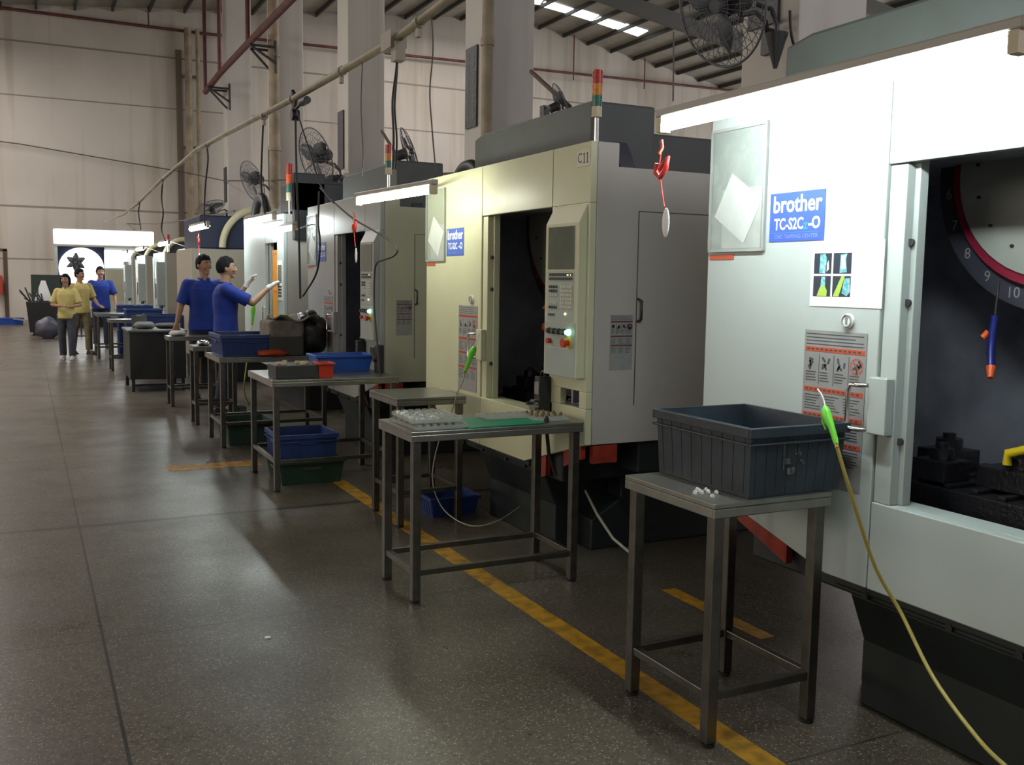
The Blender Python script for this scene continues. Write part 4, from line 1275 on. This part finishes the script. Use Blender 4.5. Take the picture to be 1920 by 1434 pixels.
T2 = .841
egg_tray((1.765, 4.44, T2), .27, .36, 7, 5, 'clear cell tray at the left end, lowest of its stack', rz=.03)
egg_tray((1.76, 4.45, T2 + .03), .26, .34, 7, 5, 'clear cell tray at the left end, topmost of its stack', rz=-.05)
tag(MB().box(-.22, .22, -.15, .15, 0, .006).build('cutting_mat', mat_green, loc=(2.10, 4.40, T2), bevel=.002), 'flat green mat in the middle of the tray table', 'mat')
bpy.data.objects['cutting_mat'].rotation_euler = (0, 0, .06)
egg_tray((2.20, 4.50, T2 + .007), .26, .14, 6, 3, 'clear tray on the back edge of the green mat', hh=.02)
egg_tray((2.405, 4.46, T2), .19, .28, 5, 5, 'clear tray with brown parts at the right end of the table', hh=.02)
for k in range(14):
    c = (2.33 + (k % 5) * .034 + random.uniform(-.004, .004), 4.36 + (k // 5) * .06, T2 + .022)
    b = MB().cyl((0, 0, 0), (0, 0, .012), .008, seg=10).cyl((0, 0, .012), (0, 0, .018), .005, seg=8)
    tag(b.build('brass_fitting', mat('brass', (.30, .20, .08), .35, metal=.8), loc=c), 'tiny brass fitting in the right-hand clear tray', 'fitting', group='brass fittings in the right-hand tray')
b = MB().cyl((0, 0, 0), (0, 0, .02), .012, seg=12).cyl((0, 0, .02), (0, 0, .03), .007, seg=12)
tag(b.build('plug', black, loc=(2.36, 4.31, T2)), 'small black plug on the tray table near its front edge', 'plug')
for k in range(8):
    p = at(1305 + (k % 5) * 8 + random.uniform(-3, 3), 920 + (k // 4) * 6 + random.uniform(-3, 3) + (k % 5) * 1.5, Z=.841)
    if k == 7: p = at(1343, 925, Z=.841)
    b = MB().cyl((0, 0, 0), (0, 0, .008), .0075, seg=6).cyl((0, 0, .008), (0, 0, .012), .004, seg=8)
    o = b.build('white_clip', sign_white, loc=(p.x, p.y, .8412)); o.rotation_euler = (0, 0, random.uniform(0, 3))
    tag(o, 'tiny white plastic clip scattered beside the slate crate', 'clip', group='white clips beside the slate crate')


# ------------------------------------------------------------------ air guns with hoses
def air_gun(base, tipdir, hose_pts, label, hm=yellow_hose, s=1.0, hr=.006):
    """base: bottom of grip; grip goes up along tipdir"""
    base = Vector(base); u = Vector(tipdir).normalized()
    t = thing('air_gun', base, label, 'air gun')
    side = Vector((0, 1, 0)); side = (side - u * side.dot(u)).normalized()
    P = lambda a, b, c=0: u * (a * s) + side * (b * s)
    MB().tube([P(0, 0), P(.03, 0), P(.09, .004), P(.125, .012), P(.155, .014), P(.185, .012), P(.205, .010)], [.012 * s, .014 * s, .016 * s, .022 * s, .024 * s, .018 * s, .006 * s], 14).build('grip', green_gun, t)
    MB().tube([P(.17, .03), P(.14, .048), P(.09, .040)], .005 * s, 8).build('trigger', green_gun, t)
    MB().tube([P(.20, .010), P(.24, .010), P(.27, .016), P(.30, .03)], .004 * s, 8).build('nozzle', sign_white, t)
    MB().cyl(P(-.02, 0), P(0, 0), .010 * s, seg=12).build('fitting', mat('brass2', (.5, .35, .12), .35, metal=.8), t)
    hp = [Vector(p) - base for p in hose_pts]
    # smooth
    sm_ = [P(-.02, 0)]
    ctrl = [P(-.02, 0)] + hp
    for i in range(len(ctrl) - 1):
        p0 = ctrl[max(i - 1, 0)]; p1 = ctrl[i]; p2 = ctrl[i + 1]; p3 = ctrl[min(i + 2, len(ctrl) - 1)]
        for k in range(1, 7):
            f = k / 6
            sm_.append(.5 * ((2 * p1) + (-p0 + p2) * f + (2 * p0 - 5 * p1 + 4 * p2 - p3) * f * f + (-p0 + 3 * p1 - 3 * p2 + p3) * f ** 3))
    MB().tube(sm_, hr, 8).build('hose', hm, t)
    return t


gb = at(1568, 832, X=2.10)
air_gun(gb, at(1548, 752, X=2.12) - gb, [at(1594, 920, X=2.12), at(1640, 1060, X=2.2), at(1690, 1150, X=2.25), at(1750, 1270, X=2.2), at(1830, 1380, X=2.1), at(1890, 1440, X=2.0), at(1990, 1520, X=1.95)],
        'lime green air gun on a yellow hose in front of the nearest machine', s=.62, hr=.0055)
gb = at(873, 694, X=2.45)
air_gun(gb, at(892, 650, X=2.47) - gb, [at(868, 715, X=2.44), at(858, 735, X=2.42), at(846, 775, X=2.4), at(822, 830, X=2.35), at(811, 900, X=2.3), at(832, 955, X=2.3), at(880, 985, X=2.35), at(930, 978, X=2.5), at(975, 950, X=2.7)],
        'lime green air gun hanging at the C11 machine door', s=.9, hr=.004, hm=clear_hose)
gb = at(473, 606, X=2.45)
air_gun(gb, at(475, 585, X=2.45) - gb, [at(470, 625, X=2.4), at(460, 700, X=2.3), at(458, 735, X=2.3), at(468, 760, X=2.4)],
        'lime green air gun below the arms of the man at the lit machine', s=1.2, hr=.008)
# black pipe hose near C11 base to the right
tag(MB().tube([Vector(at(1098, 920, X=2.9)) - Vector((2.9, 4.2, 0)), at(1120, 965, X=2.85) - Vector((2.9, 4.2, 0)), at(1150, 1010, X=2.8) - Vector((2.9, 4.2, 0)), at(1180, 1035, X=2.8) - Vector((2.9, 4.2, 0))], .008, 8).build('air_hose', clear_hose, loc=(2.9, 4.2, 0)),
    'pale air hose leaving the base of the C11 machine', 'hose')


# ------------------------------------------------------------------ wall fans
def fan(center, R, facing, mount, label, tilt=0.0, blades=3):
    """disc normal = facing vector; mount point in world"""
    c = Vector(center); n = Vector(facing).normalized()
    t = thing('wall_fan', c, label, 'fan')
    z = n; x_ = Vector((0, 0, 1)).cross(z).normalized(); y_ = z.cross(x_)
    T = Matrix(((x_.x, y_.x, z.x, 0), (x_.y, y_.y, z.y, 0), (x_.z, y_.z, z.z, 0), (0, 0, 0, 1)))
    g = MB(); dp = R * .22
    for k in range(36):
        a = 2 * PI * k / 36
        for s in (-1, 1):
            p = [(math.cos(a) * R * f, math.sin(a) * R * f, s * dp * math.sqrt(max(0, 1 - f * f)) * .9) for f in (.12, .4, .7, .9, 1.0)]
            g.tube(p, R * .0055, 4, 0, T, caps=False)
    for f in (.35, .6, .82):
        for s in (-1, 1): g.torus((0, 0, s * dp * math.sqrt(1 - f * f) * .9), R * f, R * .006, 'z', 0, 36, 4, T=T)
    g.torus((0, 0, 0), R, R * .022, 'z', 0, 48, 6, T=T)
    g.build('guard', fan_wire, t)
    b = MB()
    for k in range(blades):
        a = 2 * PI * k / blades + .5
        vs = []; fs = []
        for i in range(7):
            f = .14 + .76 * i / 6
            wdt = R * (.08 + .17 * math.sin(PI * min(1, i / 6 + .12)))
            for sgn in (-1, 1):
                vs.append((R * f * math.cos(a) - sgn * wdt * math.sin(a), R * f * math.sin(a) + sgn * wdt * math.cos(a), sgn * R * .07))
        for i in range(6): fs.append((2 * i, 2 * i + 1, 2 * i + 3, 2 * i + 2))
        b.add(vs, fs, 0, True, T)
    o = b.build('blades', fan_mat, t)
    sdf = o.modifiers.new('s', 'SOLIDIFY'); sdf.thickness = .006
    MB().cyl((0, 0, R * .16), (0, 0, R * .02), R * .13, R * .15, 20, 0, T).build('hub', fan_mat, t)
    MB().cyl((0, 0, -R * .1), (0, 0, -R * .55), R * .22, R * .19, 20, 0, T).cyl((0, 0, -R * .55), (0, 0, -R * .62), R * .19, R * .1, 20, 0, T).build('motor', dark_metal, t)
    mp = Vector(mount) - c; p0 = T @ Vector((0, 0, -R * .45))
    mid = (p0 + mp) / 2
    MB().tube([p0, p0 + Vector((0, 0, -R * .25)), mid + Vector((0, 0, R * .12)), mp + Vector((0, 0, R * .35)) * .6 + (p0 - mp) * .12, mp], R * .045, 8).box(mp.x - .03, mp.x + .05, mp.y - .05, mp.y + .05, mp.z - .14, mp.z + .06).build('arm', dark_metal, t)
    return t


fan(at(592, 296, X=4.6), .52, (-.90, -.22, -.30), at(640, 335, X=5.48), 'largest dark wall fan, left of the third machine top')
fan(at(607, 348, X=4.9), .42, (-.5, -.6, -.25), at(628, 345, X=5.48), 'smaller fan overlapping the bottom of the largest fan')
fan(at(473, 340, X=4.8), .48, (-.85, -.25, -.32), at(508, 368, X=5.48), 'pale wall fan left of the lit machine housing')
fan(at(395, 388, X=4.9), .42, (-.35, -.35, .75), at(425, 398, X=5.48), 'low tilted fan on the column nearest the far wall')
fan(at(768, 285, X=5.0), .36, (.8, -.45, .3), at(742, 292, X=5.48), 'upturned fan behind the third machine signal tower')
fan(at(1052, 196, X=5.4), .24, (.78, -.3, .35), at(1020, 208, X=5.6), 'small fan peeping over the dark housing of C11')
fan(at(1352, 8, X=4.6), .44, (-.93, -.05, -.30), at(1440, 70, X=5.48), 'large dark fan at the upper right, cut by the frame')
# struts from columns
for pa, pb, lab in (((716, 246), (742, 288), 'slanting strut from the middle column to the fan behind the third machine'), ((996, 134), (1068, 200), 'rusty slanting strut from the broad column behind C11')):
    a, b = at(*pa, X=5.75), at(*pb, X=5.5)
    tag(MB().tube([a - b, Vector((0, 0, 0))], .028, 8).build('strut', mat('rusty_steel', (.10, .06, .04), .7), loc=b), lab, 'strut')
t = thing('speaker_horn', at(1455, 88, X=5.2), 'dark cone-shaped horn hanging from the upper right fan arm', 'horn')
MB().cyl((0, 0, .10), (0, 0, -.16), .09, .015, 20).build('cone', dark_metal, t)
MB().cyl((0, 0, .10), (0, 0, .16), .02, seg=10).tube([(0, 0, .16), (-.03, .03, .28), (-.10, .12, .33)], .018, 8).build('bracket', dark_metal, t)
wire('hanging_cable', [(1481, 20), (1483, 60), (1492, 95), (1508, 130)], 5.3, 'dark cable curving down the nearest column', r=.012)
wire('hanging_cable', [(1263, 60), (1263, 120), (1262, 190)], 3.3, 'thin cord dropping to the left end of the nearest lamp', r=.005, m_=thin_cable)


# ------------------------------------------------------------------ people
def remesh(o, vox, smooth=2):
    r = o.modifiers.new('remesh', 'REMESH'); r.mode = 'VOXEL'; r.voxel_size = vox; r.use_smooth_shade = True
    s_ = o.modifiers.new('smooth', 'SMOOTH'); s_.iterations = smooth; s_.factor = .5
    return o


def loft(mb, rings, seg=20, mi=0):
    """rings: (center, rx (front-back), ry (side), forward vec optional)"""
    vs = []; fs = []
    for c, rx, ry in rings:
        for k in range(seg):
            a = 2 * PI * k / seg
            ca, sa = math.cos(a), math.sin(a)
            vs.append((c[0] + rx * math.copysign(abs(ca) ** .85, ca), c[1] + ry * math.copysign(abs(sa) ** .85, sa), c[2]))
    n = len(rings)
    for i in range(n - 1):
        for k in range(seg):
            k2 = (k + 1) % seg
            fs.append((i * seg + k, i * seg + k2, (i + 1) * seg + k2, (i + 1) * seg + k))
    fs.append(list(range(seg))[::-1]); fs.append([(n - 1) * seg + k for k in range(seg)])
    return mb.add(vs, fs, mi, True)


def limb(mb, pts, rs, seg=14):
    mb.tube(pts, rs, seg)
    for p, r in zip(pts, rs): mb.sphere(p, r * .99, 0, 12, 8)


def person(loc, heading, H, label, shirt, pants, arms, head_yaw=0.0, long_hair=False, shorts=False, stride=.12, gloves=False, shoe=shoe_d, smile=False, female=False, head_pitch=0.0):
    t = thing('person', loc, label, 'person', rz=heading)
    k = H / 1.74
    V = lambda x, y, z: Vector((x * k, y * k, z * k))
    sw = .155 if female else .185
    fw = .88 if female else 1.0
    hips = {s: V(0, s * .085, .92) for s in (1, -1)}
    knee = {s: V(s * stride * .6 + .02, s * .10, .49) for s in (1, -1)}
    ank = {s: V(s * stride - .03, s * .10, .085) for s in (1, -1)}
    toe = {s: V(s * stride + .13, s * .115, .035) for s in (1, -1)}
    sh = {s: V(-.01, s * sw, 1.385) for s in (1, -1)}
    elb = {}; wri = {}; hd = {}
    for s, (e, w_, d) in zip((1, -1), arms):
        elb[s] = V(*e); wri[s] = V(*w_); hd[s] = Vector(d).normalized()
    b = MB()
    loft(b, [(V(0, 0, z), rx * k, ry * k * fw) for z, rx, ry in ((.86, .09, .13), (.93, .115, .165), (1.02, .105, .15), (1.10, .10, .14), (1.22, .115, .16), (1.33, .115, .175), (1.40, .085, .15), (1.45, .05, .07))])
    limb(b, [V(-.012, 0, 1.40), V(0, 0, 1.47), V(.012, 0, 1.54)], [.062 * k, .055 * k, .053 * k])
    for s in (1, -1):
        limb(b, [hips[s], (hips[s] + knee[s]) / 2, knee[s]], [.085 * k, .075 * k, .055 * k])
        cf = knee[s] * .68 + ank[s] * .32 + Vector((-.02 * k, 0, 0))
        limb(b, [knee[s], cf, ank[s] + Vector((0, 0, .03)), ank[s]], [.055 * k, .055 * k, .035 * k, .036 * k])
        limb(b, [ank[s], ank[s] * .4 + toe[s] * .6, toe[s]], [.036 * k, .032 * k, .026 * k])
        limb(b, [sh[s] * .6 + V(0, 0, 1.37) * .4, sh[s], (sh[s] + elb[s]) / 2, elb[s]], [.06 * k, .056 * k, .046 * k, .038 * k])
        limb(b, [elb[s], elb[s] * .7 + wri[s] * .3, wri[s]], [.038 * k, .037 * k, .024 * k])

    def hand(mb, s, g=0.0):
        w_ = wri[s]; d = hd[s]
        side = d.cross(Vector((0, 0, 1))); side = side.normalized() if side.length > .2 else Vector((0, 1, 0)).cross(d).cross(d).normalized()
        nrm = side.cross(d).normalized()
        if nrm.z > 0: nrm = -nrm
        for f in (-.5, 0, .5):
            mb.tube([w_ + side * f * .03 * k, w_ + d * .045 * k + side * f * .05 * k, w_ + d * .088 * k + side * f * .058 * k], [.016 * k + g, .017 * k + g, .014 * k + g], 10)
        for f in range(4):
            off = side * (-.032 + .0213 * f) * k; ln = (.062, .076, .070, .054)[f] * k
            mb.tube([w_ + d * .075 * k + off, w_ + d * (.088 * k + ln * .45) + off * 1.1 + nrm * .004, w_ + d * (.088 * k + ln * .75) + off * 1.15 + nrm * .018, w_ + d * (.088 * k + ln * .85) + off * 1.15 + nrm * .034], [.0098 * k + g, .0090 * k + g, .0082 * k + g, .006 * k + g], 8)
        mb.tube([w_ + d * .025 * k + side * -.02 * k, w_ + d * .062 * k + side * -.052 * k + nrm * .01, w_ + d * .090 * k + side * -.060 * k + nrm * .022], [.014 * k + g, .0105 * k + g, .008 * k + g], 8)
    for s in (1, -1): hand(b, s)
    # head on the same surface
    R_ = Matrix.Translation(V(.018, 0, 1.615)) @ Matrix.Rotation(head_yaw, 4, 'Z') @ Matrix.Rotation(head_pitch, 4, 'Y')

    def hfn(p):
        q = p.copy()
        if p.z < 0: q.x *= 1 - .10 * (-p.z); q.y *= 1 - .30 * (-p.z)
        if p.x > .5: q.x = .5 + (p.x - .5) * .85
        return q
    b.sphere((0, 0, 0), (.097 * k, .076 * k, .118 * k), 0, 28, 20, T=R_, fn=hfn)
    b.sphere((.062 * k, 0, -.088 * k), (.026 * k, .030 * k, .022 * k), 0, 12, 8, T=R_)            # chin
    b.tube([R_ @ V(.080, 0, .022), R_ @ V(.098, 0, -.005), R_ @ V(.108, 0, -.022)], [.007 * k, .010 * k, .013 * k], 8)
    for s in (1, -1):
        b.sphere((.098 * k, s * .012 * k, -.026 * k), .009 * k, 0, 8, 6, T=R_)
        b.sphere((-.004 * k, s * .078 * k, -.006 * k), (.018 * k, .011 * k, .030 * k), 0, 10, 8, T=R_)
        b.sphere((.066 * k, s * .036 * k, -.022 * k), (.022 * k, .022 * k, .018 * k), 0, 10, 8, T=R_)
        b.sphere((.072 * k, s * .028 * k, .036 * k), (.020 * k, .026 * k, .010 * k), 0, 10, 8, T=R_)
    remesh(b.build('body', skin_m, t), .0062, 2)
    fc = MB()
    for s in (1, -1):
        fc.sphere((.084 * k, s * .028 * k, .012 * k), (.005 * k, .012 * k, .005 * k), 0, 10, 6, T=R_)
        fc.sphere((.088 * k, s * .028 * k, .012 * k), (.003 * k, .006 * k, .005 * k), 1, 8, 6, T=R_)
        fc.tube([R_ @ V(.084, s * .044, .033), R_ @ V(.091, s * .03, .039), R_ @ V(.092, s * .013, .035)], .0035 * k, 6, 1)
    fc.sphere((.091 * k, 0, -.056 * k), (.008 * k, .026 * k, .007 * k), 2, 12, 6, T=R_)
    if smile: fc.tube([R_ @ V(.090, -.024, -.049), R_ @ V(.100, 0, -.056), R_ @ V(.090, .024, -.049)], .004 * k, 6, 0)
    fc.build('face', [mat('eye_white', (.7, .7, .68), .4), mat('eye_dark', (.01, .01, .01), .3), mat('lips', (.28, .09, .08), .5)], t)
    if gloves:
        for s in (1, -1):
            g = MB(); hand(g, s, .003); g.tube([wri[s] - hd[s] * .035, wri[s] + hd[s] * .02], [.032 * k, .030 * k], 12)
            remesh(g.build('glove', glove_m, t), .0045, 1)
    # shirt
    g = .020 * k; sm_ = MB()
    loft(sm_, [(V(-.002, 0, z), rx * k + g, ry * k * fw + g) for z, rx, ry in ((.84, .118, .170), (.90, .118, .172), (1.0, .112, .160), (1.10, .108, .152), (1.22, .118, .165), (1.33, .116, .176), (1.395, .088, .152), (1.435, .058, .085))], 28)
    for s in (1, -1):
        e1 = sh[s] * .15 + elb[s] * .85
        limb(sm_, [sh[s] * .55 + V(0, 0, 1.36) * .45, sh[s]], [.072 * k, .074 * k])
        sm_.tube([sh[s], (sh[s] + e1) / 2, e1], [.074 * k, .071 * k, .073 * k], 16)
    remesh(sm_.build('shirt', shirt, t), .0085, 3)
    cl_ = MB()
    c_ = V(-.004, 0, 1.452)
    ring = []
    for i in range(21):
        a = .35 + (2 * PI - .7) * i / 20
        ring.append(c_ + Vector((math.cos(a) * .066 * k, math.sin(a) * .064 * k, -.012 * math.cos(a))))
    cl_.tube(ring, .013 * k, 8)
    for s in (1, -1):
        cl_.add([c_ + V(.060, s * .022, .010), c_ + V(.052, s * .055, .008), c_ + V(.090, s * .060, -.040), c_ + V(.105, s * .018, -.055)], [(0, 1, 2, 3)], 0)
    co_ = cl_.build('collar', shirt, t)
    sd_ = co_.modifiers.new('s', 'SOLIDIFY'); sd_.thickness = .004
    # trousers
    g = .013 * k; pm = MB()
    loft(pm, [(V(0, 0, z), rx * k + g, ry * k * fw + g) for z, rx, ry in ((.80, .10, .14), (.87, .112, .158), (.95, .112, .160), (1.0, .104, .150))], 24)
    for s in (1, -1):
        lo = knee[s] if shorts else ank[s] + Vector((0, 0, .0))
        if shorts: pm.tube([hips[s], (hips[s] + knee[s]) / 2, knee[s] + V(0, 0, .03)], [.105 * k, .095 * k, .088 * k], 16)
        else:
            pm.tube([hips[s], (hips[s] + knee[s]) / 2, knee[s], (knee[s] + ank[s]) / 2, ank[s]], [.104 * k, .090 * k, .076 * k, .072 * k, .068 * k], 16)
    remesh(pm.build('trousers', pants, t), .0095, 3)
    for s in (1, -1):
        a = ank[s]; c2 = toe[s]; so_ = MB()
        limb(so_, [Vector((a.x - .035, a.y, .045 * k)), Vector((a.x + .05, a.y, .048 * k)), Vector((c2.x, c2.y, .036 * k))], [.042 * k, .044 * k, .035 * k])
        so_.box(a.x - .075, c2.x + .03, a.y - .036 * k, a.y + .042 * k, 0, .022)
        remesh(so_.build('shoe', shoe, t), .008, 2)
    # hair
    hr_ = MB()

    def hair_fn(p):
        q = p.copy()
        lim = .42 if p.x > .5 else (-.55 if p.x < -.15 else -.12)
        if q.z < lim: q.z = lim + (q.z - lim) * .10; q.x *= .88; q.y *= .88
        return q * (1 + .03 * math.sin(11 * p.x + 7 * p.y) + .02 * math.sin(17 * p.y))
    hr_.sphere((-.008 * k, 0, .018 * k), (.106 * k, .088 * k, .120 * k), 0, 32, 22, T=R_, fn=hair_fn)
    if long_hair:
        hr_.tube([R_ @ V(-.08, 0, .06), R_ @ V(-.11, 0, .0), R_ @ V(-.11, 0, -.12), R_ @ V(-.09, 0, -.22)], [.05 * k, .045 * k, .035 * k, .015 * k], 12)
        for s in (1, -1):
            hr_.tube([R_ @ V(.0, s * .08, .05), R_ @ V(-.01, s * .086, -.03), R_ @ V(-.02, s * .08, -.10)], [.03 * k, .025 * k, .012 * k], 10)
    remesh(hr_.build('hair', hair_m, t), .007, 1)
    return t


down_arm = lambda s, f=0: ((-.03 + f, s * .245, 1.12), (.04 + f, s * .27, .88), (.15, 0, -1))
P2 = person((2.03, 11.35, 0), -.10, 1.78, 'man in royal blue shirt with white gloves reaching up to the lit machine', blue_shirt, navy_short,
            [((.10, .30, 1.22), (.26, .26, 1.44), (.5, -.2, .8)), ((.27, -.20, 1.24), (.47, -.12, 1.42), (.75, .1, .5))], head_yaw=-.1, gloves=True, head_pitch=-.05, stride=.06)
P1 = person((2.02, 12.75, 0), -1.55, 1.83, 'smiling man in royal blue shirt facing the camera behind his colleague', blue_shirt, navy_short,
            [down_arm(1), ((-.03, -.27, 1.12), (.02, -.33, .90), (.1, -.1, -1))], head_yaw=.45, smile=True, shorts=True, stride=.05)
P3 = person((.66, 19.6, 0), -1.75, 1.57, 'woman in pale yellow shirt walking forward with hands at her waist', yellow_shirt, grey_trouser,
            [((.02, .26, 1.12), (.20, .10, 1.08), (.5, -.8, .2)), ((.0, -.26, 1.12), (.20, -.10, 1.10), (.5, .8, .1))], head_yaw=-.25, long_hair=True, shoe=shoe_w, stride=.10, female=True)
P4 = person((.96, 21.0, 0), -1.2, 1.68, 'man in pale yellow shirt half hidden behind the walking woman', yellow_shirt, khaki_trouser,
            [((.03, .27, 1.12), (.22, .28, 1.0), (.8, .2, -.2)), down_arm(-1)], head_yaw=.5, stride=.16)
P5 = person((1.44, 22.6, 0), -1.5, 1.74, 'far man in royal blue shirt leaning over a table', blue_shirt, navy_short,
            [((.03, .28, 1.12), (.20, .27, .93), (.6, .0, -.6)), ((.03, -.28, 1.12), (.2, -.26, .93), (.6, 0, -.6))], head_yaw=.1, stride=.05)

# fan standing before the far machine
fan((1.16, 27.0, 1.87), .27, (-.3, -.9, .1), (1.25, 27.2, 1.55), 'dark round fan in front of the far end machine', blades=6)
st = thing('fan_stand', (1.25, 27.2, 0), 'thin dark stand carrying the fan at the far end machine', 'stand')
MB().cyl((0, 0, .02), (0, 0, 1.8), .02, seg=10).build('pole', dark_metal, st)
MB().cyl((0, 0, 0), (0, 0, .03), .2, seg=20).build('foot', dark_metal, st)

# clutter by far wall
t = thing('waste_cart', (.45, 28.0, 0), 'dark waste cart heaped with scrap left of the walking woman', 'cart')
MB().frustum(.38, .35, .45, .4, .08, .85).build('bin', black, t)
for a in (-.28, .28):
    for b_ in (-.25, .25): MB().cyl((a - .02, b_, .06), (a + .02, b_, .06), .06, seg=14).split_build('wheel', dark_metal, t)
s2 = MB()
for k in range(14):
    p = Vector((random.uniform(-.35, .35), random.uniform(-.3, .3), .8)); q = p + Vector((random.uniform(-.3, .1), 0, random.uniform(.1, .45)))
    s2.tube([p, q], .02, 6)
s2.build('scrap', dark_metal, t)
b = MB(); b.sphere((0, 0, .25), (.28, .2, .27), 0, 20, 12, fn=bag_fn(4))
tag(b.build('waste_bag', mat('grey_bag', (.06, .06, .09), .5), loc=(.45, 26.2, 0)), 'dark bluish bag on the floor beside the waste cart', 'bag')
b = MB(); b.prism([(-.05, .42), (.05, .42), (.2, -.1), (-.22, -.1)], 'y', -.05, .05)
tag(b.build('white_sack', sign_white, loc=(.42, 27.98, .98)), 'white cone-shaped sack on top of the waste cart', 'sack')
b = MB().box(-.3, .3, -.2, .2, 0, .62)
t = thing('dark_cabinet', (.55, 31.0, 0), 'dark cabinet standing behind the waste cart by the far wall', 'cabinet')
MB().box(-.4, .4, -.2, .2, 0, 1.55).build('body', mat('dark_green_box', (.02, .035, .03), .6), t, bevel=.01)
MB().box(-.38, .38, -.21, -.2, .1, 1.5).build('door', mat('dark_green_door', (.025, .04, .035), .6), t)
t = thing('pallet_plank', (.1, 33.6, 0), 'pale plank lying across the blue tub by the far wall', 'plank')
MB().box(-.5, .6, -.05, .05, .10, .14, 0, Matrix.Rotation(.15, 4, 'Y')).build('board', mat('pale_wood', (.35, .3, .2), .8), t)
t = thing('fire_extinguisher', (-.78, YW - .2, .9), 'red fire extinguisher on the far wall at the left frame edge', 'extinguisher')
MB().cyl((0, 0, 0), (0, 0, .55), .13, seg=20).sphere((0, 0, .55), (.13, .13, .08)).build('cylinder', red_plastic, t)
MB().cyl((0, 0, .6), (0, 0, .7), .03, seg=10).box(-.08, .02, -.02, .02, .68, .71).build('valve', black, t)
# litter on floor
p = at(502, 1196, Z=0)
tag(MB().box(-.012, .012, -.009, .009, 0, .004).build('paper_scrap', sign_white, loc=(p.x, p.y, .001)), 'tiny white paper scrap on the open floor', 'scrap')
